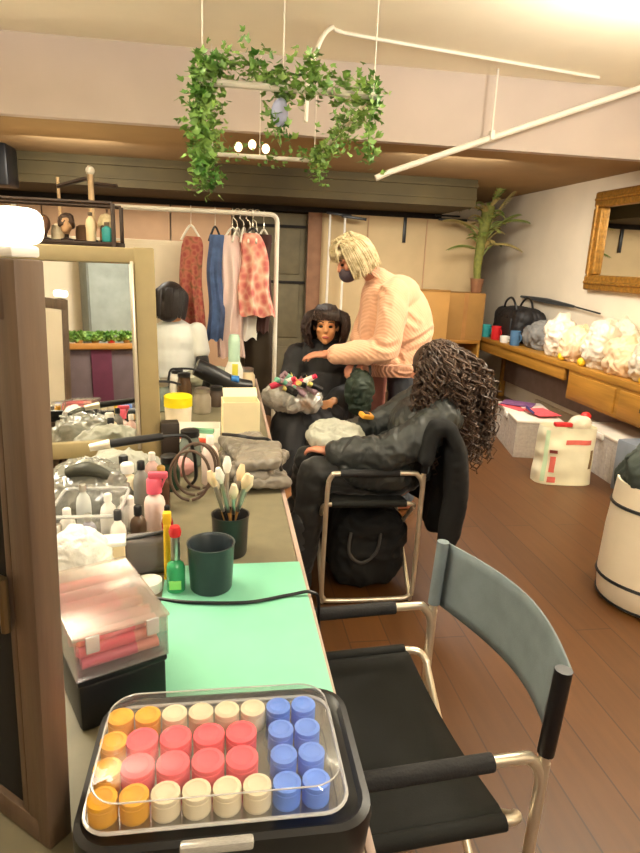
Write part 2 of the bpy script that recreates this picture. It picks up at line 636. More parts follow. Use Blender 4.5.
# ------------------------------------------------------------------ makeup mirrors
mr = T('makeup_mirror', 'dark timber framed makeup mirror seen from its black back, at the left edge', 'mirror', (-.238, .72, ZT), R(141))
mr.rotation_euler = (Matrix.Rotation(R(1.3), 3, 'Y') @ Matrix.Rotation(R(141), 3, 'Z')).to_euler()
# local x runs along the mirror away from the stile, y through its thickness
W = .55
P(MB().box((.0, .0, .385), (.042, .036, .77), bev=.003), 'stile', darkwood, mr, True)
P(MB().box((.028, .0, .385), (.012, .034, .76), bev=.002), 'stile_moulding', darkwood, mr, True)
P(MB().box((W, .0, .385), (.048, .042, .77), bev=.003), 'stile', darkwood, mr, True)
P(MB().box((W / 2, 0, .735), (W, .038, .06), bev=.003), 'rail', darkwood, mr, True)
P(MB().box((W / 2, 0, .02), (W, .038, .038), bev=.003), 'rail', darkwood, mr, True)
P(MB().box((W / 2, .004, .38), (W - .03, .012, .70)), 'back_board', M('matt_black_board', (14, 13, 12), .9, var=.1), mr, True)
P(MB().box((W / 2, -.012, .38), (W - .05, .004, .67)), 'glass', mirrorm, mr, True)
for z in (.36,):
    h = P(MB().box((.036, .024, z), (.024, .006, .07), bev=.002).tube([(.024, .028, z - .036), (.024, .028, z + .036)], .006, 8), 'hinge', M('old_brass', (120, 100, 70), .4, .8), mr, True)
    P(MB().ell((.038, .029, z + .02), (.003, .003, .003)).ell((.038, .029, z - .02), (.003, .003, .003)), 'screw', silver, h, True)
# lamp on it
lp = T('mirror_lamp', 'glowing white lamp standing on top of the dark framed mirror', 'lamp', (-.226, .727, ZT + .771), R(141))
P(MB().box((.012, 0, .006), (.07, .034, .012), bev=.003), 'lamp_base', whitepl, lp, True)
P(MB().box((.012, .0, .032), (.085, .05, .038), bev=.014, seg=4), 'lamp_head', emit('lamp_glow', (255, 246, 226), 3.5), lp, True)

n2 = T('makeup_mirror', 'cream framed makeup mirror standing upright on the table', 'mirror', (-.262, 2.38, ZT + .0025), R(193))
n2.rotation_euler = (R(4.7), 0, R(193))
W2, H2 = .47, .80
P(MB().box((.028, 0, H2 / 2), (.075, .06, H2), bev=.006), 'stile', creamframe, n2, True)
P(MB().box((W2, 0, H2 / 2), (.07, .06, H2), bev=.006), 'stile', creamframe, n2, True)
P(MB().box((W2 / 2 + .01, 0, H2 - .03), (W2, .056, .055), bev=.006), 'rail', creamframe, n2, True)
P(MB().box((W2 / 2 + .01, 0, .06), (W2, .056, .06), bev=.006), 'rail', creamframe, n2, True)
P(MB().box((.073, .028, H2 / 2), (.012, .018, H2 - .1), bev=.003), 'inner_bead', chrome, n2, True)
P(MB().box((W2 / 2 + .01, -.008, H2 / 2), (W2 - .05, .012, H2 - .08)), 'back_board', panel_tan, n2, True)
P(MB().box((W2 / 2 + .02, .006, H2 / 2), (W2 - .09, .004, H2 - .11)), 'glass', mirrorm, n2, True)

# what the mirror looks back at: a plant counter on the near wall behind the viewer
ct = T('plant_counter', 'tall wooden sideboard with purple-grey front seen only in the mirror', 'sideboard', (1.0, -1.9, 0))
P(MB().box((1.0, -1.9, 1.30), (3.6, .6, .06), bev=.004), 'top_board', oakx, ct)
P(MB().box((1.0, -1.9, .635), (3.5, .5, 1.27), bev=.004), 'front_panel', purple, ct)
P(MB().box((.62, -1.64, .635), (.2, .014, 1.26)), 'curtain', plum, ct)
for i in range(9):
    x = -.2 + .16 * i
    t = T('potted_herb', 'small leafy pot plant on the tall sideboard seen only in the mirror', 'plant', (x, -1.75, 1.33), 0, 'pot plants behind the viewer')
    P(MB().lathe([(.03, 0), (.04, .03), (.04, .035)], (x, -1.75, 1.33), 14), 'pot', card if i % 3 else red, t)
    fo = MB()
    for k in range(90):
        a, b2 = random.uniform(0, 6.28), random.uniform(.2, 1)
        fo.ell((x + .11 * b2 * math.cos(a), -1.75 + .08 * b2 * math.sin(a), 1.36 + random.uniform(0, .09)), (.03, .018, .008), Euler((random.uniform(-1, 1), random.uniform(-1, 1), a)), 6, 4)
    P(fo, 'foliage', leafm, t)
ONE(MB().box((.16, -2.0, 1.45), (.22, .2, .24), bev=.01), 'cardboard_box', card, 'small brown box on the tall sideboard seen only in the mirror', 'box')
gp = T('grey_cupboard', 'tall blue-grey cupboard seen only in the mirror', 'cupboard', (1.25, -2.4, 0))
P(MB().box((.95, -2.4, 1.2), (.55, .3, 2.4), bev=.01), 'body', M('blue_grey_paint', (130, 138, 136), .6), gp)
P(MB().box((.95, -2.24, 1.2), (.52, .02, 2.3), bev=.004), 'door', M('blue_grey_paint_door', (136, 144, 140), .6), gp)


# ------------------------------------------------------------------ folding armchairs
def make_chair(label, loc, rz):
    t = T('folding_armchair', label, 'chair', loc, rz, None)
    hw = .27
    for s in (-1, 1):
        y = s * hw
        P(MB().tube([(-.215, y, .60), (-.22, y, .50), (-.225, y, .10), (-.215, y, .03), (-.17, y, .015), (.13, y, .015), (.19, y, .03), (.205, y, .08), (.21, y, .4), (.213, y, .62)], .0115, 10, 4), 'side_frame', chrome, t, True)
        a = P(MB().tube([(-.215, y, .60), (-.20, y, .628), (-.16, y, .638), (.14, y, .638), (.185, y, .628), (.208, y, .59), (.212, y, .54)], .0115, 10, 4), 'armrest', chrome, t, True)
        P(MB().tube([(-.165, y, .638), (.10, y, .638)], .0175, 12), 'arm_sleeve', foam, a, True, label='black foam sleeve')
        bpost = P(MB().tube([(.21, y, .40), (.211, y, .62), (.222, y, .820)], .0112, 10), 'back_post', chrome, t, True)
        P(MB().tube([(.2125, y, .640), (.2225, y, .823)], .0165, 12), 'post_sleeve', blackpl if s < 0 else bluecloth, bpost, True)
    # crossing legs: a seat rail on one side bends down to a foot on the other
    for s in (-1, 1):
        y = s * .275
        for x, e in ((-.19, -1), (.155, 1)):
            xx = x + .006 * s
            P(MB().tube([(x - e * .03, y, .497), (xx + e * .015, y * .99, .493), (xx + e * .035, y * .9, .475), (xx + e * .035, y * .7, .42), (xx + e * .035, -y * .85, .05), (xx + e * .035, -y * .93, .02)], .0105, 10, 4), 'cross_leg', chrome, t, True)
        P(MB().tube([(-.19, y, .497), (.155, y, .497)], .0105, 10), 'seat_rail', chrome, t, True)
    # seat sling
    P(MB().grid(lambda u, v: V((-.20 + .345 * v, -.283 + .566 * u, .511 - .03 * math.sin(PI * u) - (.012 if u in (0, 1) else 0))), 15, 6), 'seat', seatcloth, t, True).modifiers.new('thick', 'SOLIDIFY').thickness = .006
    for s in (-1, 1):
        P(MB().tube([(-.198, s * .277, .497), (.14, s * .277, .497)], .0165, 10), 'seat_hem', seatcloth, t, True)
    # back sling, bowed backwards
    P(MB().grid(lambda u, v: V((.213 + .011 * v + .018 + .075 * math.sin(PI * u) * (1 - .12 * v), -.272 + .544 * u, .635 + .182 * v - .02 * math.sin(PI * u) * (1 - v))), 21, 8), 'backrest', bluecloth, t, True).modifiers.new('thick', 'SOLIDIFY').thickness = .006
    return t


ch1 = make_chair('empty chrome armchair with blue-grey canvas back in the foreground', (.372, 1.15, 0), R(4.5))
ch2 = dup(ch1, (.665, 2.77, 0), R(-1), 'chrome armchair the curly haired woman sits in')
ch3 = dup(ch1, (.66, 3.98, 0), R(82), 'chrome armchair under the seated client in the black cape')

# ------------------------------------------------------------------ hot roller case
ck = T('roller_case', 'black hot roller case with clear lid at the front of the table', 'case', (0, .76, ZT))
cb = MB()


def rrect(x0, x1, y0, y1, r, n=6):
    out = []
    for cx, cy, a0 in ((x1 - r, y1 - r, 0), (x0 + r, y1 - r, 90), (x0 + r, y0 + r, 180), (x1 - r, y0 + r, 270)):
        for k in range(n + 1):
            a = R(a0 + 90 * k / n)
            out.append((cx + r * math.cos(a), cy + r * math.sin(a)))
    return out


def loft(mb, secs, cap=True):
    n = len(secs[0])
    vs = [p for s_ in secs for p in s_]
    fs = []
    for i in range(len(secs) - 1):
        for k in range(n):
            k2 = (k + 1) % n
            fs.append((i * n + k, i * n + k2, (i + 1) * n + k2, (i + 1) * n + k))
    if cap:
        fs.append(tuple(range(n))[::-1])
        fs.append(tuple((len(secs) - 1) * n + k for k in range(n)))
    return mb.add(vs, fs)


def sec(x0, x1, y0, y1, r, z):
    return [(a, b_, z) for a, b_ in rrect(x0, x1, y0, y1, r)]


loft(cb, [sec(-.175, .175, .625, .855, .04, .752), sec(-.188, .190, .606, .872, .05, .768), sec(-.19, .195, .60, .876, .055, .82),
          sec(-.188, .192, .602, .874, .05, .838), sec(-.180, .182, .610, .866, .045, .842), sec(-.174, .176, .618, .856, .04, .836)])
P(cb, 'case_base', blackpl, ck)
ld = MB()
loft(ld, [sec(-.176, .160, .626, .846, .035, .8425), sec(-.174, .158, .629, .844, .035, .862), sec(-.168, .152, .638, .836, .04, .877), sec(-.148, .134, .66, .815, .045, .8835)])
P(ld, 'lid', lid_clear, ck, label='clear domed lid')
rim = sec(-.177, .161, .625, .847, .035, .8445)
P(MB().tube(rim + [rim[0]], .0026, 6), 'lid_rim', clear('lid_edge', (255, 255, 255), .6, .1, .5), ck)
rim2 = sec(-.169, .153, .637, .837, .04, .8765)
P(MB().tube(rim2 + [rim2[0]], .0012, 6), 'lid_ridge', clear('lid_ridge', (255, 255, 255), .6, .1, .35), ck)
P(MB().box((-.01, .603, .836), (.09, .014, .014), bev=.004), 'latch', clear('latch_clear', (255, 250, 240), .6, .1, .4), ck)
gpl = M('grey_plastic', (150, 146, 140), .4)
P(MB().box((.194, .70, .80), (.008, .05, .022), bev=.003), 'side_catch', gpl, ck)
P(MB().box((.195, .77, .80), (.006, .03, .018), bev=.003), 'side_catch', gpl, ck)
# rollers inside: first of each kind is built, the rest copied
mats = {'yellow': ochre, 'ivory': ivoryf, 'red': coral, 'blue': blue}
protos = {}
ords = ['leftmost', 'second from left', 'third from left', 'fourth from left', 'fourth from right', 'third from right', 'second from right', 'rightmost']
ords7 = ords[:3] + ['in the middle'] + ords[5:]
rown = ['front row', 'second row', 'third row', 'back row']
rx = {8: [-.153 + .0388 * i for i in range(8)], 7: [-.155, -.1165, -.070, -.0235, .0225, .0798, .1186]}
lay = [['yellow', 'yellow', 'ivory', 'ivory', 'ivory', 'ivory', 'blue', 'blue'],
       ['yellow', 'red', 'red', 'red', 'red', 'blue', 'blue'],
       ['yellow', 'red', 'red', 'red', 'red', 'blue', 'blue'],
       ['yellow', 'yellow', 'ivory', 'ivory', 'ivory', 'ivory', 'blue', 'blue']]
for j in range(4):
    nn = len(lay[j])
    for i in range(nn):
        c = lay[j][i]
        x, y = rx[nn][i], .655 + .0478 * j
        lab = f'{c} hair roller in the clear lidded case, {rown[j]}, {(ords if nn == 8 else ords7)[i]}'
        if c not in protos:
            t = T('hair_roller', lab, 'hair roller', (x, y, .8375), 0, 'hair rollers in the clear lidded case')
            rr = .0185 if c != 'red' else .0222
            b1 = P(MB().lathe([(rr * .8, 0), (rr, .002), (rr, .024), (rr * .8, .027)], (0, 0, 0), 16), 'roller_body', mats[c], t, True)
            P(MB().lathe([(rr * .98, .025), (rr * 1.02, .027), (rr * 1.0, .032), (rr * .7, .034), (rr * .6, .0325), (rr * .1, .0325)], (0, 0, 0), 16), 'end_cap', mats[c], t, True)
            protos[c] = t
        else:
            dup(protos[c], (x, y, .8375), random.uniform(0, 3), lab)

# ------------------------------------------------------------------ clear box of red tubes on a black case
bx = T('black_case', 'small black box under the clear box of pink tubes', 'case', (-.24, 1.03, ZT))
P(MB().box((-.222, 1.045, ZT + .045), (.15, .235, .09), Euler((0, 0, R(26))), .008), 'case_body', blackpl, bx)
P(MB().box((-.222, 1.045, ZT + .094), (.153, .238, .012), Euler((0, 0, R(26))), .004), 'case_lid', blackpl, bx)
cxm = Matrix.Translation((-.222, 1.045, ZT + .1012)) @ Matrix.Rotation(R(26), 4, 'Z')


def thinbox(mb, w, d, h, t, m):
    """open-topped box with a wall thickness"""
    for c, s_ in (((0, 0, t / 2), (w, d, t)), ((w / 2 - t / 2, 0, h / 2), (t, d, h)), ((-w / 2 + t / 2, 0, h / 2), (t, d, h)), ((0, d / 2 - t / 2, h / 2), (w - 2 * t, t, h)), ((0, -d / 2 + t / 2, h / 2), (w - 2 * t, t, h))):
        k = len(mb.v)
        mb.box(c, s_)
        for i in range(k, len(mb.v)):
            mb.v[i] = m @ mb.v[i]
    return mb


cl = T('clear_box', 'clear lidded plastic box full of pinkish red tubes, on the black box', 'box', (-.222, 1.045, ZT + .1012), R(26))
P(thinbox(MB(), .156, .24, .075, .003, Matrix()), 'box_body', clearpl, cl, True)
P(MB().box((0, 0, .079), (.162, .246, .006), bev=.002), 'box_lid', clear('frosted_lid', (255, 250, 246), .3, .12, .10), cl, True)
for s in (-.05, .05):
    P(MB().box((s, -.124, .066), (.022, .006, .03), bev=.002), 'clip', milky, cl, True)
tube_lab = 'pinkish red makeup tube lying inside the clear box at left'
k = 0
for lay_ in range(3):
    for i in range(6):
        y = -.097 + .037 * i + random.uniform(-.003, .003)
        z = .0195 + .021 * lay_
        a, b_ = cxm @ V((-.068 + random.uniform(0, .004), y, z)), cxm @ V((.06, y + random.uniform(-.004, .004), z))
        d = (b_ - a).normalized()
        t = T('makeup_tube', tube_lab, 'makeup tube', a, 0, 'pinkish red tubes in the clear box')
        P(MB().tube([a, a + d * .092], .0105, 10), 'barrel', coral if (i + lay_) % 3 else pink, t)
        P(MB().tube([a + d * .0915, a + d * .13], .0095, 10), 'cap', M('salmon_cap', (240, 150, 130), .4) if k == 0 else bpy.data.materials['salmon_cap'], t)
        k += 1


# ------------------------------------------------------------------ pots, bottles and clutter on the table
def cup(x, y, r, h, mat, label, z=ZT):
    mb = MB().lathe([(r * .86, 0), (r * .9, .004), (r, h * .96), (r * 1.04, h), (r * .96, h), (r * .9, h * .96), (r * .82, .01), (.001, .01)], (x, y, z), 32)
    return ONE(mb, 'plastic_cup', mat, label, 'cup')


c1 = cup(-.035, 1.372, .056, .118, M('dark_slate_plastic', (44, 54, 58), .35, var=.08), 'empty dark slate cup standing on the mint mat', ZT + .003)
c2 = cup(.012, 1.555, .05, .115, blackpl, 'black cup holding makeup brushes, behind the empty dark cup')
bc = V((.012, 1.555, ZT + .012))
bl = ['pale', 'tan', 'pale', 'tan', 'white', 'pale', 'tan', 'white']
for i in range(8):
    a = 2 * PI * i / 8 + .2
    base = bc + V((.02 * math.cos(a + 2.5), .02 * math.sin(a + 2.5), 0))
    tip = bc + V((.042 * math.cos(a), .042 * math.sin(a), .165 + .02 * (i % 3)))
    d = (tip - base).normalized()
    t = T('makeup_brush', 'makeup brush with pale bristles standing in the black cup', 'brush', base, 0, 'makeup brushes in the black cup')
    P(MB().tube([base, base + d * .12], [.003, .0042], 8), 'handle', (blackpl, card)[i % 2], t)
    P(MB().tube([base + d * .1195, tip], [.0055, .006], 8), 'ferrule', silver, t)
    P(MB().tube([tip - d * .001, tip + d * .02, tip + d * .045], [.006, .013, .006], 10, 3), 'bristles', (ivoryf, beige, whitecloth)[i % 3], t)


def bottle(name, label, cat, x, y, r, h, mat, capmat, caph=.03, capr=None, z=ZT, spray=False, neck=.4):
    t = T(name, label, cat, (x, y, z))
    P(MB().lathe([(r * .9, 0), (r, .004), (r, h * .72), (r * .85, h * .85), (r * neck, h * .95), (r * neck, h)], (x, y, z), 20), 'bottle_body', mat, t)
    cr_ = capr or r * .5
    cp = P(MB().lathe([(cr_, 0), (cr_, caph * .85), (cr_ * .8, caph)], (x, y, z + h - .001), 16), 'cap', capmat, t)
    if spray:
        P(MB().box((x + .012, y - .004, z + h + caph + .008), (.055, .018, .02), bev=.005).box((x + .026, y - .004, z + h + caph - .016), (.006, .01, .03), Euler((0, R(20), 0)), .002), 'spray_head', capmat, t)
    return t


g = bottle('dropper_bottle', 'clear green bottle with red cap at the corner of the mint mat', 'bottle', -.118, 1.365, .022, .085, M('green_glass', (60, 160, 104), .1, var=.1), silver, .06, .011)
P(MB().lathe([(.013, 0), (.015, .012), (.011, .024)], (-.118, 1.365, ZT + .143), 14), 'red_cap', red, g)
P(MB().box((-.118, 1.343, ZT + .025), (.028, .004, .022), bev=.001), 'label_patch', M('lime_label', (150, 230, 120), .5), g)
ONE(MB().tube([(-.142, 1.42, ZT), (-.14, 1.41, ZT + .16)], .009, 10).box((-.14, 1.41, ZT + .17), (.02, .02, .03), bev=.004), 'yellow_marker', yellow, 'yellow capped tube upright behind the red capped green bottle', 'tube')
ONE(MB().lathe([(.03, 0), (.031, .002), (.031, .026), (.024, .028), (.018, .024), (.004, .024)], (-.182, 1.372, ZT), 24), 'cream_pot', whitepl, 'round ivory pot beside the green bottle on the table', 'pot')
pz = T('zip_pouch', 'grey zip pouch standing behind the ivory pot', 'pouch', (-.185, 1.46, ZT))
pm = MB().box((-.19, 1.465, ZT + .052), (.13, .05, .104), Euler((0, 0, R(10))), .02, 4)
P(pm, 'pouch_body', M('taupe_grey_fabric', (112, 106, 104), .75, var=.1), pz)
P(MB().tube([(-.25, 1.443, ZT + .098), (-.19, 1.452, ZT + .106), (-.13, 1.466, ZT + .112)], .005, 8, 4), 'zip', blackpl, pz)
sb = T('sponge_block', 'beige sponge block upright against the white towel', 'sponge', (-.268, 1.41, ZT))
P(MB().box((-.268, 1.41, ZT + .055), (.055, .05, .11), Euler((0, 0, R(8))), .006), 'foam', beige, sb)
P(MB().box((-.268, 1.41, ZT + .1135), (.062, .056, .012), Euler((0, 0, R(8))), .004), 'lid', whitepl, sb)
tw = MB().lump((-.335, 1.37, ZT + .07), (.06, .055, .085), 3, .16, 12, ZT)
ONE(crumple(tw, 'towel', .008, 22, 3, .004, 1), 'towel', whitecloth, 'bunched white towel beside the beige sponge block', 'towel')
bt = T('clear_tub', 'clear plastic tub of odds and ends behind the white towel', 'tub', (-.36, 1.62, ZT))
P(thinbox(MB(), .17, .2, .13, .003, Matrix.Translation((-.36, 1.62, ZT))), 'tub_body', clearpl, bt)
rq = [(a, b_, ZT + .13) for a, b_ in rrect(-.447, -.273, 1.518, 1.722, .02)]
P(MB().tube(rq + [rq[0]], .005, 6), 'tub_rim', milky, bt)
for i, (dx, dy, rr, hh, mm, lb) in enumerate(((-.05, -.05, .022, .11, whitepl, 'white bottle inside the clear tub, nearest the mirror stile'), (.0, -.04, .02, .09, M('lilac_grey_plastic', (170, 166, 184), .4), 'lilac grey bottle inside the clear tub'),
                                              (.045, .0, .022, .13, whitepl, 'tall white bottle at the right inside the clear tub'), (-.03, .05, .02, .14, M('pale_grey_plastic', (200, 204, 200), .35), 'pale grey bottle at the back of the clear tub'))):
    bottle('cosmetic_bottle', lb, 'bottle', -.36 + dx, 1.62 + dy, rr, hh, mm, silver if i % 2 else whitepl, .02, z=ZT + .0035)
bagm = clear('crinkled_clear_bag', (176, 176, 164), .6, .18, .5)
fogm = M('foggy_film', (164, 164, 150), .45, var=.12, scale=14, bump=.5, bscale=24)


def pbag(c, rad, seed, mat, label, amp=.016, freq=15, flat=ZT, name='plastic_bag', cat='bag', vox=.006):
    mb = MB().lump(c, rad, seed, .22, 8, flat, 30, 20)
    return ONE(crumple(mb, name, amp, freq, seed, vox, 0), name, mat, label, cat)


pbag((-.42, 1.88, ZT + .065), (.13, .11, .08), 5, bagm, 'crinkled clear plastic bag behind the clear tub, below the cream mirror')
pbag((-.36, 2.10, ZT + .05), (.13, .07, .06), 9, fogm, 'foggy grey plastic bag right under the glass of the cream framed mirror')
ONE(MB().tube([(-.46, 1.80, ZT + .15), (-.40, 1.79, ZT + .165), (-.345, 1.80, ZT + .14)], [.016, .022, .014], 10, 4), 'olive_comb', M('olive_black_plastic', (60, 60, 48), .5), 'olive black brush lying over the crinkled clear plastic bag', 'brush')
pbag((-.19, 2.2, ZT + .03), (.075, .04, .035), 12, M('dusty_pink_cloth', (206, 150, 144), .85), 'folded dusty pink cloth at the foot of the cream mirror', .006, 16, ZT, 'cloth', 'cloth', .005)
bottle('cosmetic_bottle', 'squat white bottle before the pink topped spray bottle', 'bottle', -.285, 1.74, .033, .075, whitepl, whitepl, .022, .02)
bottle('cosmetic_bottle', 'cream coloured bottle behind the squat white bottle', 'bottle', -.30, 1.86, .033, .13, M('cream_plastic', (238, 222, 186), .4), whitepl, .03, .02)
bottle('spray_bottle', 'white bottle with pink spray top left of the black cups', 'bottle', -.205, 1.725, .03, .115, M('pale_pink_plastic', (238, 210, 200), .35), pink, .045, .022, spray=True)
for i, (x, y, r_, h, mm, cm, lb) in enumerate((
        (-.235, 1.60, .022, .10, M('smoke_brown', (92, 70, 52), .3), blackpl, 'smoke brown bottle directly left of the pink spray bottle'),
        (-.255, 1.83, .024, .15, M('ash_grey', (140, 138, 132), .4), blackpl, 'tall ash grey bottle with black cap behind the squat white bottle'),
        (-.20, 1.87, .026, .12, M('chestnut_glass', (84, 52, 36), .2), M('gold_cap', (190, 150, 80), .3, .6), 'chestnut bottle with gold cap behind the pink spray bottle'),
        (-.24, 1.98, .024, .13, M('pale_rose', (226, 186, 176), .4), whitepl, 'pale rose bottle in front of the dusty pink cloth'),
        (-.16, 1.62, .016, .09, M('deep_red_lacquer', (170, 30, 50), .2), blackpl, 'small deep red bottle right of the pink spray bottle'),
        (-.33, 1.98, .03, .12, M('olive_glass', (72, 84, 62), .2), blackpl, 'olive bottle beside the foggy plastic bag'),
        (-.40, 1.44, .022, .12, M('pewter', (116, 112, 116), .4), silver, 'pewter coloured bottle left of the white towel'),
        (-.27, 1.50, .02, .13, whitepl, M('charcoal_cap', (50, 50, 52), .4), 'slim white bottle with charcoal cap behind the beige sponge block'))):
    bottle('cosmetic_bottle', lb, 'bottle', x, y, r_, h, mm, cm, .026, r_ * .5)
iron = T('hair_straightener', 'black and chrome hair straightener resting across the bottles', 'hair iron', (-.26, 1.90, ZT))
P(MB().tube([(-.36, 1.93, ZT + .20), (-.20, 1.96, ZT + .215)], [.014, .012], 12), 'barrel', blackpl, iron)
P(MB().tube([(-.36, 1.93, ZT + .20), (-.42, 1.92, ZT + .19)], [.016, .012], 12), 'tip', chrome, iron)
P(MB().tube([(-.20, 1.96, ZT + .215), (-.12, 1.98, ZT + .20), (-.10, 2.02, ZT + .06), (-.13, 2.05, ZT + .005)], .006, 8, 6), 'cord', blackpl, iron)
hb = [(-.115, 1.93, .0, .085), (-.10, 1.98, .25, .09), (-.085, 2.04, .1, .08)]
for i, (x, y, tl, rr) in enumerate(hb):
    arc = [(x + rr * .75 * math.cos(a) * math.cos(tl), y + rr * math.cos(a) * math.sin(tl), ZT + rr * 1.0 + rr * 1.0 * math.sin(a) + .005) for a in [R(-85 + 22 * k) for k in range(17)]]
    ONE(MB().tube(arc, .005, 8, 2), 'headband', M('brown_hoop', (96, 76, 62), .5) if i == 0 else bpy.data.materials['brown_hoop'],
        ('brown hoop headband nearest, leaning by the pink spray bottle', 'brown hoop headband in the middle of the three', 'brown hoop headband farthest back, by the pinkish bottle')[i], 'headband')
ONE(MB().box((-.215, 2.36, ZT + .08), (.07, .06, .16), Euler((0, 0, R(10))), .006), 'dark_tin', M('dark_brown_tin', (48, 38, 28), .5), 'tall dark brown tin beside the foot of the cream mirror', 'tin')
jm = M('grey_green_glass', (120, 130, 120), .2)
bottle('glass_jar', 'grey green jar right of the dark brown tin', 'jar', -.135, 2.3, .04, .12, jm, blackpl, .025, .036, neck=.8)
bottle('glass_jar', 'small dark green jar in front of the dark brown tin', 'jar', -.19, 2.05, .035, .1, M('dark_green_glass', (40, 66, 50), .2), blackpl, .025, .03, neck=.8)
bottle('lotion_bottle', 'tall pinkish white bottle behind the headbands', 'bottle', -.055, 2.1, .03, .15, M('pinkish_white_plastic', (244, 220, 208), .35), whitepl, .03, .014)
# tray with brush-like tool, cream box, papers
tr = T('tray', 'shallow white tray of tools behind the dark brown tin', 'tray', (-.14, 2.62, ZT))
P(thinbox(MB(), .26, .34, .035, .004, Matrix.Translation((-.155, 2.66, ZT))), 'tray_body', whitepl, tr)
ONE(MB().tube([(-.20, 2.55, ZT + .045), (-.11, 2.47, ZT + .05)], .009, 8).tube([(-.112, 2.472, ZT + .05), (-.06, 2.43, ZT + .054)], .012, 8), 'hair_comb', M('orange_red_plastic', (226, 80, 50), .4), 'orange red handled comb lying over the front of the white tray', 'comb')
ONE(MB().box((-.10, 2.62, ZT + .05), (.1, .03, .02), Euler((0, 0, R(-15))), .005), 'green_clip', M('mint_plastic', (130, 196, 160), .4), 'mint green clip lying in the white tray', 'clip')
yt = T('yellow_tub', 'white tub with bright yellow lid and rim', 'tub', (-.225, 2.93, ZT))
P(MB().lathe([(.055, 0), (.06, .005), (.064, .09), (.001, .09)], (-.225, 2.93, ZT), 24), 'tub_body', M('cream_white_plastic', (240, 226, 200), .4), yt)
P(MB().lathe([(.066, .088), (.067, .135), (.06, .14), (.001, .14)], (-.225, 2.93, ZT), 24), 'lid', M('bright_yellow', (250, 226, 20), .4), yt)
cbx = T('cream_carton', 'tall cream carton open at the top on the table edge', 'carton', (.06, 2.62, ZT))
P(thinbox(MB(), .155, .12, .19, .004, Matrix.Translation((.062, 2.62, ZT)) @ Matrix.Rotation(R(5), 4, 'Z')), 'carton_body', M('cream_card', (246, 232, 188), .7, var=.04), cbx)
P(MB().box((.062, 2.70, ZT + .205), (.15, .05, .003), Euler((R(40), 0, R(5)))), 'flap', M('cream_card_flap', (244, 230, 190), .7, var=.04), cbx)
pa = T('paper_pile', 'pile of crumpled grey plastic packets at the table edge by the curly haired woman', 'packets', (.12, 2.2, ZT))
pkm = M('grey_film', (134, 126, 114), .3, var=.12, bump=.4, bscale=25)
for i, (x, y, rz, w_, d_) in enumerate(((.10, 2.2, .15, .19, .42), (.115, 2.16, -.35, .16, .30), (.09, 2.28, .3, .17, .26), (.12, 2.1, -.1, .15, .18))):
    mb = MB().box((x, y, ZT + .024 + .026 * i), (w_, d_, .034), Euler((R(3 * (i - 1)), R(2 * (1 - i)), rz)), .014, 3)
    me = crumple(mb, 'packet', .007, 20, 40 + i, .006, 2)
    for v in me.vertices:
        v.co.z = max(v.co.z, ZT + .001)
    P(me, 'packet', pkm, pa)
ONE(MB().tube([(-.01, 2.3, ZT + .125), (.03, 2.2, ZT + .15), (.10, 2.16, ZT + .15), (.16, 2.2, ZT + .13), (.185, 2.1, ZT + .10), (.19, 2.02, ZT + .075)], .006, 8, 6), 'cable', blackpl, 'short black cable curled over the grey plastic packets', 'cable')
ONE(MB().tube([(-.16, 1.325, ZT + .004), (-.08, 1.295, ZT + .0075), (.05, 1.285, ZT + .0075), (.15, 1.31, ZT + .0075), (.205, 1.315, ZT + .009), (.225, 1.32, ZT - .04), (.23, 1.34, ZT - .3)], .0042, 8, 8), 'cable', blackpl,
    'thin black cable crossing the mint mat and dropping off the table edge', 'cable')
# far end of the table
dr2 = T('hair_dryer', 'black hair dryer lying at the far end of the table', 'hair dryer', (-.0, 3.6, ZT))
P(MB().tube([(-.17, 3.55, ZT + .17), (-.09, 3.56, ZT + .13), (.05, 3.58, ZT + .06), (.15, 3.6, ZT + .05)], [.05, .055, .05, .035], 16, 3), 'barrel', blackpl, dr2)
P(MB().tube([(-.10, 3.56, ZT + .11), (-.13, 3.6, ZT + .0)], [.026, .022], 12), 'handle', blackpl, dr2)
P(MB().tube([(.03, 3.548, ZT + .105), (.075, 3.55, ZT + .10)], .02, 12), 'blue_ring', blueplas, dr2)
sp = T('spray_bottle', 'white and mint spray bottle at the far end of the table', 'bottle', (.05, 3.78, ZT))
P(MB().lathe([(.05, 0), (.055, .005), (.055, .12), (.04, .16), (.035, .17)], (.05, 3.78, ZT), 20), 'bottle_body', whitepl, sp)
P(MB().lathe([(.036, .168), (.036, .30), (.028, .33)], (.05, 3.78, ZT), 20), 'mint_sleeve', M('pale_mint', (190, 222, 200), .4), sp)
P(MB().box((.055, 3.73, ZT + .10), (.035, .012, .12), bev=.003), 'yellow_label', M('lemon_label', (226, 216, 70), .5), sp)
for i, (x, y, r_, h, mm, lb) in enumerate((
        (-.33, 3.2, .045, .13, jm, 'grey green jar at the left behind the yellow lidded tub'), (-.22, 3.3, .04, .16, M('brown_glass', (80, 58, 40), .2), 'brown jar behind the yellow lidded tub'),
        (-.12, 3.15, .045, .11, M('stone_grey', (150, 140, 122), .4), 'stone grey jar between the yellow lidded tub and the cream carton'), (-.05, 3.3, .04, .09, M('dark_umber', (70, 56, 44), .4), 'dark umber jar left of the cream carton'),
        (-.40, 3.45, .04, .15, M('pale_grey_tin', (206, 202, 192), .4), 'pale grey jar by the far edge of the cream mirror'), (-.28, 3.62, .04, .12, whitepl, 'white jar in front of the person in the white top'),
        (.13, 3.83, .05, .1, beige, 'beige jar at the far right corner of the table'))):
    bottle('storage_jar', lb, 'jar', x, y, r_, h, mm, blackpl if i % 2 else silver, .022, r_ * .85, neck=.8)
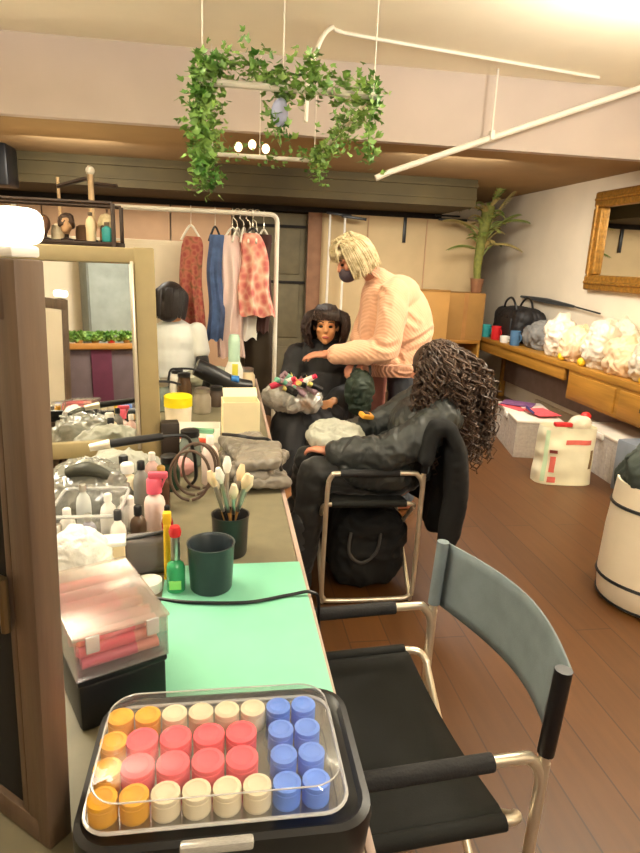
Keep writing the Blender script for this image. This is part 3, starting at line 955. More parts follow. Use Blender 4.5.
for i, (x, y, rz) in enumerate(((-.35, 3.05, .2), (-.26, 3.42, -.1))):
    ONE(MB().tube([(x - .06, y, ZT + .012), (x - .045, y, ZT + .16), (x, y, ZT + .18), (x + .08, y + .02, ZT + .175), (x + .13, y + .02, ZT + .16)], .006, 8, 4).box((x - .06, y, ZT + .006), (.08, .08, .012), bev=.003), 'wire_stand', blackpl,
        ('small black wire stand just right of the cream mirror', 'small black wire stand farther back by the brown jar')[i], 'stand')
ONE(crumple(MB().lump((-.08, 3.85, ZT + .05), (.16, .12, .06), 31, .16, 9, ZT), 'cloth', .012, 14, 31, .008, 1), 'cloth', M('sage_grey_cloth', (160, 160, 142), .85), 'crumpled sage grey cloth on the far end of the table', 'cloth')

# ------------------------------------------------------------------ hanging ivy frame
iv = T('hanging_ivy_frame', 'rectangular white frame wound with ivy hanging under the ceiling', 'hanging plant', (.27, 3.6, 2.2))
X0, X1, Y0, Y1, ZI = -.09, .585, 2.68, 4.42, 2.18
for a, b_ in (((X0, Y0), (X1, Y0)), ((X1, Y0), (X1, Y1)), ((X1, Y1), (X0, Y1)), ((X0, Y1), (X0, Y0))):
    P(MB().tube([(a[0], a[1], ZI), (b_[0], b_[1], ZI)], .014, 8), 'bar', white_metal, iv)
for x in (X0, X1, .22):
    for y in (Y0, Y1):
        P(MB().tube([(x, y, ZI), (x, y, ZC)], .0025, 6), 'cord', white_metal, iv)


def ivy(anchor_pts, n, spread, drop=0, size=.021):
    mb = MB()
    for k in range(n):
        t = random.random() * (len(anchor_pts) - 1)
        i = min(int(t), len(anchor_pts) - 2)
        p = V(anchor_pts[i]).lerp(V(anchor_pts[i + 1]), t - i)
        p += V((random.gauss(0, spread), random.gauss(0, spread), random.gauss(0, spread) - random.random() * drop))
        s_ = size * random.uniform(.6, 1.3)
        e = Euler((random.uniform(-1.2, 1.2) + .6, random.uniform(-.7, .7), random.uniform(0, 6.28))).to_matrix()
        q = [(0, 0, 0), (.55, .25, .12), (.95, .75, .1), (.4, .8, .06), (0, 1.5, -.1), (-.4, .8, .06), (-.95, .75, .1), (-.55, .25, .12), (0, .7, -.06)]
        mb.add([p + e @ (V(c) * s_) for c in q], [(0, 1, 8), (1, 2, 8), (2, 3, 8), (3, 4, 8), (4, 5, 8), (5, 6, 8), (6, 7, 8), (7, 0, 8)])
    mb.tube([V(p) for p in anchor_pts], .004, 5, 3)
    return mb


P(ivy([(X0 + .01, Y0, 2.24), (X0 + .0, Y0 + .01, 2.05), (X0 + .01, Y0, 1.80)], 620, .033), 'ivy_strand', leafm, iv, label='thick ivy strand hanging from the near left corner')
P(ivy([(X0, Y0, 2.21), (.06, Y0, 2.26), (.2, Y0, 2.2), (.38, Y0, 2.19), (X1, Y0, 2.18)], 430, .034), 'ivy_garland', leafm, iv)
P(ivy([(.22, Y0 + .02, 2.22), (.20, Y0 + .02, 2.10), (.22, Y0 + .02, 1.98)], 110, .03), 'ivy_strand', leafm, iv)
P(ivy([(.32, Y0, 2.30), (.34, Y0, 2.2)], 50, .022), 'ivy_tuft', leafm, iv)
P(ivy([(X1, Y0, 2.19), (X1, 3.2, 2.17), (X1, 3.9, 2.16), (X1, Y1, 2.15)], 520, .034), 'ivy_garland', leafm, iv)
P(ivy([(X1, Y0, 2.19), (X1 - .01, Y0, 2.05), (X1 + .0, Y0, 1.93)], 90, .025), 'ivy_strand', leafm, iv)
P(ivy([(X1 - .02, 4.0, 2.15), (X1 - .02, 4.0, 2.0)], 60, .03), 'ivy_strand', leafm, iv)
P(ivy([(X0, Y0, 2.2), (X0, 3.5, 2.18), (X0, Y1, 2.2)], 240, .035), 'ivy_garland', leafm, iv)
P(ivy([(X0, Y1, 2.2), (.3, Y1, 2.18), (X1, Y1, 2.2)], 100, .035), 'ivy_garland', leafm, iv)
P(MB().lump((.21, Y0 + .01, 2.1), (.03, .03, .05), 4, .2, 20), 'lilac_blossom', M('lilac_flowers', (176, 180, 214), .8), iv)
for i in range(3):
    x = .08 + .09 * i
    ONE(MB().ell((x, 4.43, 2.235 + .02 * (i % 2)), (.026, .026, .03)), 'fairy_light', emit('fairy_glow', (255, 226, 180), 3) if i == 0 else bpy.data.materials['fairy_glow'],
        'small glowing bulb on the far bar of the ivy frame', 'light', 'glowing bulbs on the ivy frame')

# ------------------------------------------------------------------ wardrobe, rail and far-left clutter
wd = T('wardrobe', 'plain off-white wardrobe behind the cream framed mirror', 'wardrobe', (-1.0, 4.95, 0))
wm = M('off_white_board', (226, 214, 190), .6, var=.04)
P(MB().box((-1.0, 4.95, .82), (1.44, .5, 1.62), bev=.006), 'body', wm, wd)
for i, x in enumerate((-1.35, -.65)):
    d = P(MB().box((x, 4.692, .82), (.68, .018, 1.56), bev=.004), 'door', wm, wd)
    P(MB().tube([(x + (.28 if i == 0 else -.28), 4.68, .9), (x + (.28 if i == 0 else -.28), 4.66, .93), (x + (.28 if i == 0 else -.28), 4.66, 1.07), (x + (.28 if i == 0 else -.28), 4.68, 1.1)], .006, 8, 3), 'handle', chrome, d)

rk = T('clothes_rail', 'white tubular clothes rail hung with shirts and dresses', 'clothes rail', (-.3, 4.6, 0))
P(MB().tube([(.36, 4.6, .08), (.36, 4.6, 1.785), (.356, 4.6, 1.806), (.346, 4.6, 1.821), (.331, 4.6, 1.831), (.31, 4.6, 1.835), (-1.4, 4.6, 1.835)], .0165, 12), 'frame', white_metal, rk)
P(MB().tube([(-1.4, 4.6, .08), (-1.4, 4.6, 1.835)], .0165, 12), 'post', white_metal, rk)
P(MB().tube([(.36, 4.3, .06), (.36, 4.9, .06)], .0165, 12), 'foot_bar', white_metal, rk)
P(MB().tube([(-1.4, 4.4, .06), (-1.4, 4.68, .06)], .0165, 12), 'foot_bar', white_metal, rk)
for y in (4.3, 4.9):
    P(MB().ell((.36, y, .028), (.03, .015, .028)), 'castor', blackpl, rk)


def hanger(x, y, label, col, w=.2, rz=0.0):
    t = T('coat_hanger', label, 'hanger', (x, y, 1.66))
    m = Matrix.Translation((x, y, 0)) @ Matrix.Rotation(rz, 4, 'Z')
    pts = [(-w, 0, 1.635), (-w * .6, 0, 1.685), (0, 0, 1.735), (w * .6, 0, 1.685), (w, 0, 1.635)]
    P(MB().tube([m @ V(p_) for p_ in pts], .008, 8, 4), 'shoulder_bar', col, t)
    hk = [(0, 0, 1.735), (0, .005, 1.78), (0, .03, 1.80)] + [(0, .022 * math.cos(a), 1.84 + .022 * math.sin(a)) for a in [R(-40 + 28 * k) for k in range(9)]]
    P(MB().tube([m @ V(p_) for p_ in hk], .003, 6, 2), 'hook', chrome, t)
    return t


def garment(name, label, x, y, ztop, zbot, w0, w1, mat, d=.05, folds=7, rz=0.0, seed=0, lean=0.0, group=None, sleeves=True):
    """hollow hanging garment: shoulder slope, folds deepening towards the hem"""
    rnd = random.Random(seed)
    ph = [rnd.uniform(0, 6.28) for _ in range(3)]
    m = Matrix.Translation((x, y, 0)) @ Matrix.Rotation(rz, 4, 'Z')

    def fn(u, v):
        th = 2 * PI * u
        if v < .12:
            k = v / .12
            w = .05 + (w0 - .05) * k ** .6
            z = ztop - .07 * k
        else:
            k = (v - .12) / .88
            w = w0 + (w1 - w0) * k
            z = ztop - .07 - (ztop - .07 - zbot) * k
        fo = 1 + (.10 + .22 * v) * math.sin(folds * th + ph[0] + 2 * v) * min(1, v * 3)
        dd = d * (1 + .5 * v) * (1 + .35 * math.sin(folds * th + ph[1]) * v)
        return m @ V((w * math.cos(th) * (1 + .06 * math.sin(3 * th + ph[2])) + lean * v + .01 * math.sin(9 * v + ph[0]), dd * math.sin(th) * fo, z + .012 * v * math.sin(folds * th)))
    t = T(name, label, 'garment', (x, y, ztop), 0, group)
    P(MB().grid(fn, 72, 30, True), 'body', mat, t)
    if sleeves:
        for s in (-1, 1):
            P(MB().tube([m @ V((s * w0 * .85, 0, ztop - .06)), m @ V((s * (w0 + .02), -.02, ztop - .25)), m @ V((s * (w0 + .01), -.03, ztop - .5))], [.05, .055, .045], 12, 5), 'sleeve', mat, t)
    return t


gm = [
    ('patterned_dress', 'red and brown checked long dress at the left of the clothes rail', -.24, 1.66, .78, .075, .085, plaid('brick_check', (150, 70, 62), (176, 104, 84), (120, 84, 52), 26), False),
    ('denim_shirt', 'blue shirt hanging between the checked dress and the white robe', -.075, 1.68, .95, .05, .06, M('denim_blue', (72, 96, 140), .8, var=.3, scale=14), False),
    ('robe', 'white and pale pink long robe in the middle of the clothes rail', .045, 1.68, .82, .075, .10, M('pale_pink_cotton', (240, 214, 206), .85, var=.06, scale=5, bump=.1, bscale=30), True),
    ('floral_blouse', 'pink floral blouse at the right of the clothes rail', .185, 1.70, 1.13, .085, .13, plaid('pink_floral', (206, 110, 104), (226, 160, 140), (238, 212, 186), 18), True),
    ('waistcoat', 'dark maroon garment behind the floral blouse at the rail end', .27, 1.7, 1.0, .06, .06, M('dark_maroon', (70, 40, 34), .85, var=.15), False),
]
for i, (n_, lab, x, zt, zb, w0, w1, mm, sl) in enumerate(gm):
    yy = 4.56 + .02 * (i % 3) if i < 4 else 4.68
    hanger(x, yy, 'hanger carrying the ' + ('checked long dress', 'blue shirt', 'white and pink robe', 'pink floral blouse', 'dark maroon garment')[i], (white_metal, blackpl)[i % 2], w0 * .9)
    garment(n_, lab, x, yy, zt, zb, w0, w1, mm, .05, 6, 0, i + 3, .03 if n_ == 'floral_blouse' else 0, sleeves=False)
garment('white_shirt', 'white shirt tail hanging below the pink floral blouse', .15, 4.66, 1.5, .95, .06, .085, whitecloth, .04, 5, 0, 21, sleeves=False)
garment('dark_trousers', 'dark brown trousers hanging low at the right end of the rail', .25, 4.72, 1.12, .35, .11, .13, M('dark_brown_wool', (52, 40, 24), .85, var=.15), .05, 4, 0, 30, sleeves=False)
for i in range(4):
    hanger(.08 + .045 * i, 4.6, 'empty bare hanger bunched on the rail above the floral blouse', white_metal, .1, 1.2 + .1 * i)['group'] = 'bare hangers on the clothes rail'

# things standing on the wardrobe and on a dark shelf rail behind the mirrors
sh = T('shelf_unit', 'dark metal shelf unit of stage props behind the mirrors at left', 'shelf', (-1.05, 3.95, 0))
for x in (-1.75, -.64):
    for y in (3.85, 4.15):
        P(MB().box((x, y, .90), (.022, .022, 1.80), bev=.003), 'upright', M('brown_black_steel', (54, 38, 28), .5, .3) if x == -1.75 and y == 3.85 else bpy.data.materials['brown_black_steel'], sh)
bs = bpy.data.materials['brown_black_steel']
for z in (.35, .95, 1.575):
    P(MB().box((-1.195, 4.0, z), (1.14, .32, .025), bev=.003), 'shelf_board', bs, sh)
P(MB().tube([(-1.75, 3.85, 1.80), (-.64, 3.85, 1.80)], .011, 8), 'rail', bs, sh)
P(MB().tube([(-1.75, 4.15, 1.80), (-.64, 4.15, 1.80)], .011, 8), 'rail', bs, sh)
zs = 1.5885
props = [(-1.62, M('warm_beige', (214, 176, 130), .7)), (-1.48, M('dusty_tan', (196, 156, 116), .7)), (-1.33, M('blush', (222, 160, 126), .7)), (-1.19, M('ivory_prop', (232, 206, 160), .7)), (-1.05, M('brown_prop', (110, 76, 54), .7)), (-.92, M('tan_prop', (190, 150, 110), .7)),
         (-.79, M('sand_prop', (220, 186, 140), .7)), (-.70, M('umber_prop', (96, 66, 46), .7))]
adj = ['warm beige', 'dusty tan', 'blush', 'ivory', 'dark brown', 'mid tan', 'sand coloured', 'umber']
for i, (x, mm) in enumerate(props):
    y = 3.97 + .03 * math.sin(i * 2.3)
    t = T('wig_stand', adj[i] + ' wig head on a stand on the dark shelf unit', 'wig stand', (x, y, zs))
    P(MB().lathe([(.035, 0), (.035, .008), (.012, .016), (.010, .05)], (x, y, zs), 16), 'base', bs, t)
    hd = MB().ell((x, y, zs + .09), (.034, .042, .05)).ell((x, y - .018, zs + .07), (.026, .026, .033)).tube([(x, y, zs + .035), (x, y, zs + .065)], .018, 10)
    P(hd, 'head_form', mm, t)
    if i % 2:
        wg = MB().lump((x, y + .012, zs + .105), (.043, .048, .045), i, .25, 26)
        P(wg, 'wig', (darkhair, blond, brownhair)[i % 3], t)
for i in range(7):
    x = -1.55 + .14 * i
    t = T('hat_block', ('fawn', 'russet', 'straw', 'mahogany', 'putty', 'walnut', 'honey')[i] + ' coloured felt hat on the dark shelf unit among the wig heads', 'hat', (x, 4.06, zs))
    mm = M('felt_%d' % i, ((206, 170, 124), (160, 90, 60), (226, 198, 140), (90, 50, 36), (200, 184, 156), (110, 78, 54), (214, 160, 96))[i], .9)
    P(MB().lathe([(.045, .002), (.046, .05), (.04, .085), (.02, .095), (.001, .094)], (x, 4.06, zs), 18), 'crown', mm, t)
    P(MB().lathe([(.04, .0), (.072, .006), (.072, .009), (.04, .006)], (x, 4.06, zs), 22), 'brim', mm, t)
b2 = T('blue_hat', 'blue and teal folded cap at the left on the dark shelf unit', 'cap', (-1.26, 3.87, zs))
P(MB().lump((-1.26, 3.88, zs + .03), (.075, .045, .035), 2, .15, 14, zs), 'crown', M('teal_blue_cloth', (44, 110, 140), .8), b2)
P(MB().box((-1.19, 3.87, zs + .01), (.07, .06, .008), bev=.002), 'peak', M('purple_blue_cloth', (64, 60, 120), .8), b2)
bottle('prop_bottle', 'bright teal bottle at the right end of the dark shelf unit', 'bottle', -.68, 3.87, .03, .09, teal, darkwood, .02, z=zs)
bottle('prop_bottle', 'cream bottle beside the bright teal bottle on the shelf unit', 'bottle', -.77, 3.87, .026, .14, beige, darkwood, .02, z=zs)
for i, (x, h) in enumerate(((-.86, 2.02), (-1.06, 1.98))):
    t = T('light_stand', ('tan light stand with dark crossbar rising above the cream mirror', 'thin tan light stand just left of the crossbar stand')[i], 'stand', (x, 4.4, 0))
    P(MB().tube([(x, 4.4, .2), (x, 4.4, h)], [.022, .018] if i == 0 else [.012, .01], 10), 'pole', M('tan_metal', (206, 176, 136), .4, .3) if i == 0 else bpy.data.materials['tan_metal'], t)
    for k in range(3):
        a = 2 * PI * k / 3
        P(MB().tube([(x, 4.4, .35), (x + .22 * math.cos(a), 4.4 + .18 * math.sin(a), .012)], .01, 8), 'leg', bs, t)
    if i == 0:
        P(MB().tube([(x - .2, 4.36, h - .10), (x - .02, 4.38, h - .04)], .013, 8).tube([(x + .03, 4.38, h - .07), (x + .17, 4.36, h - .08)], .014, 8), 'crossbar', bs, t)
        P(MB().ell((x, 4.4, h + .01), (.028, .028, .03)), 'knob', white_metal, t)

# ------------------------------------------------------------------ people


def frame(fwd, up=(0, 0, 1)):
    f = V(fwd).normalized()
    l = V(up).cross(f).normalized()
    u = f.cross(l)
    return f, l, u


def rotm(f, l, u):
    return Matrix(((f.x, l.x, u.x), (f.y, l.y, u.y), (f.z, l.z, u.z)))


def head_geo(mb, c, fwd, s=1.0):
    c = V(c)
    f, l, u = frame(fwd)
    m = rotm(f, l, u)
    E_ = lambda a, b, d, r: mb.ell(c + (f * a + l * b + u * d) * s, tuple(x * s for x in r), m, 18, 12)
    E_(-.012, 0, .03, (.095, .075, .09))
    E_(.025, 0, -.03, (.066, .062, .082))
    E_(.055, 0, -.09, (.03, .028, .022))
    E_(.088, 0, -.058, (.012, .022, .011))
    mb.tube([c + (f * .082 + u * .018) * s, c + (f * .108 - u * .028) * s], [.008 * s, .014 * s], 10)
    for b in (-1, 1):
        E_(-.005, b * .075, -.01, (.018, .009, .03))
        E_(.072, b * .03, .028, (.018, .022, .01))
        E_(.06, b * .042, -.02, (.025, .02, .02))
    return f, l, u


def face_parts(root, c, fwd, s=1.0):
    c = V(c)
    f, l, u = frame(fwd)
    m = rotm(f, l, u)
    for b in (-1, 1):
        P(MB().ell(c + (f * .079 + l * b * .03 + u * .006) * s, (.009 * s, .014 * s, .008 * s), m), 'eye', eyem, root)
        P(MB().tube([c + (f * .086 + l * b * .014 + u * .032) * s, c + (f * .086 + l * b * .032 + u * .038) * s, c + (f * .074 + l * b * .05 + u * .03) * s], .0035 * s, 6, 3), 'eyebrow', darkhair, root)
    P(MB().ell(c + (f * .097 - u * .058) * s, (.006 * s, .022 * s, .008 * s), m), 'mouth', lipm, root)


def hand_geo(mb, w, d, nrm, curl=.5, s=1.0, thumb=1):
    """wrist w, pointing d, palm facing nrm"""
    w = V(w)
    f, l, u = frame(d, nrm)      # u ~ palm normal side
    u = V(nrm) - f * V(nrm).dot(f)
    u.normalize()
    l = u.cross(f) * thumb
    mb.ell(w + f * .05 * s, (.052 * s, .04 * s, .016 * s), rotm(f, l, u), 14, 10)
    mb.tube([w - f * .01, w + f * .03 * s], [.026 * s, .026 * s], 10)
    for k, (o, L_) in enumerate(((.030, .072), (.010, .082), (-.011, .077), (-.031, .060))):
        p_ = w + f * (.088 - .006 * abs(k - 1)) * s + l * o * s
        ang = .12
        pts = [p_ - f * .03 * s, p_]
        for j, fr in enumerate((.45, .3, .25)):
            ang += curl * (.6 + .3 * j)
            dr_ = f * math.cos(ang) + u * math.sin(ang) + l * (o * 1.6)
            pts.append(pts[-1] + dr_.normalized() * L_ * fr * s)
        mb.tube(pts, [.0095 * s, .0095 * s, .0088 * s, .008 * s, .0068 * s], 8, 3)
    b = w + f * .025 * s + l * .028 * s
    mb.tube([b - l * .01 * s, b + (l * .022 + f * .02 + u * .006) * s, b + (l * .036 + f * .05 + u * .016) * s, b + (l * .036 + f * .072 + u * .028) * s], [.013 * s, .012 * s, .0105 * s, .008 * s], 8, 3)


# --- standing woman in the peach sweater
w1 = T('person', 'standing woman with blond bob and pale peach sweater, bending left over the client', 'person', (1.12, 3.68, 0))
hc = V((.73, 3.66, 1.55))
hf = (-.84, -.12, -.52)
shn, shf = V((.955, 3.51, 1.365)), V((.955, 3.85, 1.375))
eln, elf = V((.90, 3.43, 1.045)), V((.84, 3.78, 1.08))
wrn, wrf = V((.59, 3.52, 1.01)), V((.79, 3.54, .965))
bd = MB()
head_geo(bd, hc, hf)
bd.limb([((.82, 3.665, 1.50), .052), ((.92, 3.68, 1.42), .062), ((1.0, 3.68, 1.34), .12), ((1.07, 3.69, 1.15), .125), ((1.13, 3.70, .93), .14)])
bd.limb([(shn, .052), (eln, .042), (wrn, .027)]).limb([(shf, .052), (elf, .042), (wrf, .027)])
bd.limb([((1.12, 3.60, .9), .09), ((1.10, 3.59, .48), .058), ((1.14, 3.59, .09), .04)]).limb([((1.14, 3.79, .9), .09), ((1.15, 3.80, .48), .058), ((1.18, 3.80, .09), .04)])
for x, y in ((1.14, 3.59), (1.18, 3.80)):
    bd.limb([((x + .02, y, .045), .04), ((x - .14, y, .03), .028)])
hand_geo(bd, wrn, (-.95, .15, -.05), (0, .2, -1), .35, 1.0, 1)
hand_geo(bd, wrf, (-.75, -.4, -.35), (0.2, .3, -1), .7, 1.0, -1)
P(fuse(bd, 'body', .0065, 3), 'body', skin, w1)
face_parts(w1, hc, hf)
sw = MB()
sw.ell((1.05, 3.69, 1.18), (.20, .21, .27), Euler((0, R(-14), 0)), 24, 16).ell((1.10, 3.70, 1.0), (.20, .205, .12), None, 24, 14).ell((1.0, 3.68, 1.34), (.155, .205, .125), Euler((0, R(-25), 0)), 24, 14)
sw.limb([((.92, 3.69, 1.34), .12), ((.94, 3.69, 1.18), .145), ((.965, 3.69, 1.0), .15)]).ell((1.05, 3.70, .965), (.225, .205, .075), None, 24, 12)
sw.limb([((.90, 3.68, 1.43), .078), ((1.0, 3.68, 1.34), .12)])
sw.limb([(shn, .088), ((.93, 3.45, 1.2), .082), (eln, .076), ((.75, 3.48, 1.03), .070), (wrn + V((.05, -.006, .0)), .060), (wrn + V((.03, -.004, .0)), .046)])
sw.limb([(shf, .088), (elf, .074), (wrf + V((.02, .06, .03)), .052)])
swm = fuse(sw, 'sweater', .009, 6)
wrinkle(swm, .004, 6, (1.6, 1.6, .8), 2, .3)
folds = [((.90, 3.46, 1.30), (.96, 3.50, 1.12), (1.02, 3.52, .98)), ((.88, 3.5, 1.38), (.98, 3.5, 1.27), (1.10, 3.52, 1.20)), ((1.02, 3.5, 1.06), (1.12, 3.5, 1.12), (1.22, 3.55, 1.16)), ((.95, 3.42, 1.10), (.91, 3.37, 1.06), (.85, 3.40, 1.09)), ((.98, 3.44, 1.0), (.92, 3.37, .99), (.84, 3.42, .97))]
fs_ = []
for f3 in folds:
    for k in range(13):
        t = k / 12
        fs_.append(V(f3[0]) * (1 - t) ** 2 + V(f3[1]) * 2 * t * (1 - t) + V(f3[2]) * t * t)
nrm_ = [v.normal.copy() for v in swm.vertices]
for v, n_ in zip(swm.vertices, nrm_):
    d = min((V((v.co.x, v.co.y * .3, v.co.z)) - V((q.x, q.y * .3, q.z))).length for q in fs_) if v.co.y < 3.62 else 1
    if d < .05:
        v.co -= n_ * .014 * math.exp(-(d / .014) ** 2) - n_ * .006 * math.exp(-((d - .03) / .014) ** 2)
swm.update()
P(swm, 'sweater', peach, w1)
rb = MB()
hem = [(1.05 + .226 * math.cos(2 * PI * k / 40), 3.70 + .215 * math.sin(2 * PI * k / 40), .918 + .006 * math.sin(6 * PI * k / 40)) for k in range(41)]
hb1 = MB()
loft(hb1, [[V((p_[0] + (p_[0] - 1.05) * k1, p_[1] + (p_[1] - 3.70) * k1, p_[2] + dz)) for p_ in hem[:-1]] for k1, dz in ((-.10, -.035), (-.02, -.04), (.0, -.03), (.045, .0), (.03, .03), (-.08, .045))])
P(hb1, 'hem_rib', peach_rib, w1)
nk = [V((.872, 3.675, 1.452)) + V((.35, 0, .94)).cross(V((0, 1, 0))) * .076 * math.cos(2 * PI * k / 24) + V((0, 1, 0)) * .078 * math.sin(2 * PI * k / 24) for k in range(25)]
nk2 = [p_ + V((-.05, 0, .045)) for p_ in nk]
cb1 = MB()
loft(cb1, [nk[:-1], [p_ * 1.0 + V((-.028, 0, .03)) for p_ in nk[:-1]], [V((.83, 3.675, 1.49)) + (p_ - V((.872, 3.675, 1.452))) * .95 for p_ in nk[:-1]], [V((.822, 3.675, 1.498)) + (p_ - V((.872, 3.675, 1.452))) * .8 for p_ in nk[:-1]]])
P(cb1, 'collar_rib', peach_rib, w1)
P(MB().tube([wrn + V((.055, -.007, 0)), wrn + V((.0, 0, 0))], [.052, .040], 14), 'cuff_rib', peach_rib, w1)
jn = MB()
jn.ell((1.13, 3.70, .91), (.165, .19, .13), None, 20, 12)
for y, x in ((3.60, 1.12), (3.79, 1.14)):
    jn.limb([((x, y, .88), .112), ((x - .01, y, .48), .08), ((x + .02, y, .10), .062)])
P(wrinkle(fuse(jn, 'jeans', .010, 4), .008, 8, (1, 1, 1.6), 4), 'jeans', denim, w1)
ap = MB().grid(lambda u, v: V((.925 - .02 * math.sin(PI * u) - .015 * v + .10 * abs(u - .5) ** 2, 3.52 + .34 * u, 1.0 - .38 * v)), 14, 10)
P(ap, 'apron', M('dusty_pink_apron', (186, 122, 116), .85, var=.1), w1, label='dusty pink apron').modifiers.new('thick', 'SOLIDIFY').thickness = .006
hr = MB()
f_, l_, u_ = frame(hf)
m_ = rotm(f_, l_, u_)
hr.ell(hc + f_ * -.025 + u_ * .04, (.102, .092, .096), m_, 22, 14).ell(hc + f_ * -.05 + u_ * -.02, (.078, .088, .085), m_, 22, 14)
for b in (-1, 1):
    hr.ell(hc + l_ * b * .072 + f_ * .0 + u_ * .0, (.06, .026, .085), m_, 16, 10)
hr.ell(hc + f_ * .072 + u_ * .072, (.04, .07, .035), m_, 16, 10)
hbase = fuse(hr, 'hair', .008, 2)
st2 = MB()
for k in range(520):
    a = random.uniform(-2.35, 2.35)
    st = hc + u_ * .145 + f_ * random.uniform(-.06, .06) + l_ * random.uniform(-.03, .03)
    dx = -f_ * math.cos(a) + l_ * math.sin(a)
    rr = random.uniform(.092, .112)
    fl = random.uniform(-.014, .02)
    st2.tube([st, hc + dx * rr * .8 + u_ * .095 - f_ * .015, hc + dx * (rr + .006) + u_ * .03 - f_ * .02, hc + dx * (rr + .010) - u_ * .05 - f_ * .02, hc + dx * (rr + fl) - u_ * random.uniform(.065, .11) - f_ * .015], [.004, .0055, .006, .005, .0015], 5, 3)
for k in range(60):
    b = random.uniform(-1, 1)
    st2.tube([hc + u_ * .135 + l_ * b * .03, hc + u_ * .115 + f_ * .07 + l_ * b * .06, hc + u_ * random.uniform(.03, .06) + f_ * .102 + l_ * b * .075], [.005, .006, .0015], 5, 4)
hm1 = st2.mesh('hair')
hbm = bmesh.new()
hbm.from_mesh(hbase)
hbm.from_mesh(hm1)
hbm.to_mesh(hm1)
hbm.free()
hm1.shade_smooth()
P(hm1, 'hair', blond, w1)
mk = MB().ell(hc + f_ * .062 - u_ * .058, (.056, .06, .052), m_, 20, 12).tube([hc + f_ * .085 - u_ * .03, hc + l_ * .05 + f_ * .06 - u_ * .03, hc + l_ * .082 + f_ * .0 - u_ * .01], .003, 6, 4)
P(mk, 'face_mask', M('grey_purple_mask', (92, 80, 90), .8), w1, label='dark face mask over nose and chin')

pc = crumple(MB().lump((.775, 3.46, .80), (.075, .06, .125), 8, .2, 9), 'bag_body', .012, 14, 8, .006, 1)
pch = T('tool_bag', 'dark green bag hanging in front of the standing woman', 'bag', (.775, 3.46, .68))
P(pc, 'bag_body', M('dark_green_nylon', (36, 50, 38), .6, var=.2, bump=.2, bscale=30), pch)
P(MB().tube([(.72, 3.46, .88), (.74, 3.47, .95), (.79, 3.50, .985), (.83, 3.48, .95), (.83, 3.46, .88)], .008, 8, 4), 'strap', blackpl, pch)

# --- client, seated and facing the viewer
cl_ = T('person', 'seated client with dark wavy hair under a black cape, facing the camera', 'person', (.63, 3.98, 0))
hc2 = V((.635, 3.93, 1.135))
hf2 = (-.18, -.95, -.08)
bd = MB()
head_geo(bd, hc2, hf2)
bd.limb([((.635, 3.97, 1.06), .05), ((.635, 4.0, .98), .058), ((.635, 4.01, .86), .13), ((.63, 4.02, .68), .125), ((.63, 4.0, .58), .14)])
for s in (-1, 1):
    sh_, el, wr = V((.635 + s * .17, 4.0, .945)), V((.62 + s * .23, 3.88, .70)), V((.56 + s * .1, 3.66, .70))
    bd.limb([(sh_, .05), (el, .04), (wr, .027)])
    hand_geo(bd, wr, (-.2 - s * .4, -.85, 0), (0, 0, -1), .5, .95, s)
    kn, ft = V((.48 + s * .10, 3.54, .57)), V((.45 + s * .1, 3.42, .07))
    bd.limb([((.63 + s * .09, 3.98, .56), .085), (kn, .06), (ft, .04)])
    bd.limb([(ft - V((0, 0, .03)), .038), (ft + V((-.02, -.14, -.04)), .026)])
P(fuse(bd, 'body', .0065, 3), 'body', skin2, cl_)
face_parts(cl_, hc2, hf2)
cp = MB()
cp.ell((.635, 4.0, .88), (.2, .135, .16), None, 24, 14).ell((.63, 3.98, .70), (.235, .18, .17), None, 24, 14)
for s in (-1, 1):
    cp.limb([((.635 + s * .165, 4.0, .94), .07), ((.62 + s * .235, 3.88, .71), .07), ((.57 + s * .13, 3.72, .69), .07)])
    cp.limb([((.63 + s * .1, 3.96, .58), .12), ((.48 + s * .10, 3.54, .57), .105), ((.45 + s * .11, 3.46, .34), .10)])
cp.ell((.52, 3.66, .60), (.16, .2, .09), None, 20, 12)
for i in range(len(cp.v)):
    p_ = cp.v[i]
    n_ = noise.noise(V((p_.x * 12, p_.y * 8, p_.z * 5))) * .016
    cp.v[i] = p_ + V((n_, n_, n_ * .4))
P(wrinkle(fuse(cp, 'cape', .010, 3), .016, 6, (1.4, 1.0, .7), 6, .4), 'cape', M('charcoal_cape', (36, 35, 38), .7, var=.2, bump=.15, bscale=14), cl_)
hr = MB()
f_, l_, u_ = frame(hf2)
m_ = rotm(f_, l_, u_)
hr.ell(hc2 - f_ * .03 + u_ * .04, (.10, .098, .096), m_, 20, 12)
for k in range(240):
    a = random.uniform(-2.3, 2.3)
    dx = -f_ * math.cos(a) + l_ * math.sin(a)
    pts, rs = [hc2 + u_ * .125 - f_ * .01], [.008]
    for j in range(8):
        t = (j + 1) / 8
        rr = .10 + .045 * math.sin(t * PI) + .01 * math.sin(9 * t + k)
        pts.append(hc2 + dx * rr - f_ * .015 + u_ * (.10 - .24 * t) + l_ * .008 * math.sin(14 * t + k))
        rs.append(.010 - .005 * t)
    hr.tube(pts, rs, 5, 2)
for k in range(16):
    b = (k - 7.5) / 7.5
    hr.tube([hc2 + u_ * .125 + l_ * b * .05, hc2 + u_ * .095 + f_ * .07 + l_ * b * .075, hc2 + u_ * .045 + f_ * .082 + l_ * b * .085], [.01, .01, .005], 5, 4)
P(hr, 'hair', M('brown_black_hair', (56, 40, 34), .45, var=.35, scale=40), cl_)

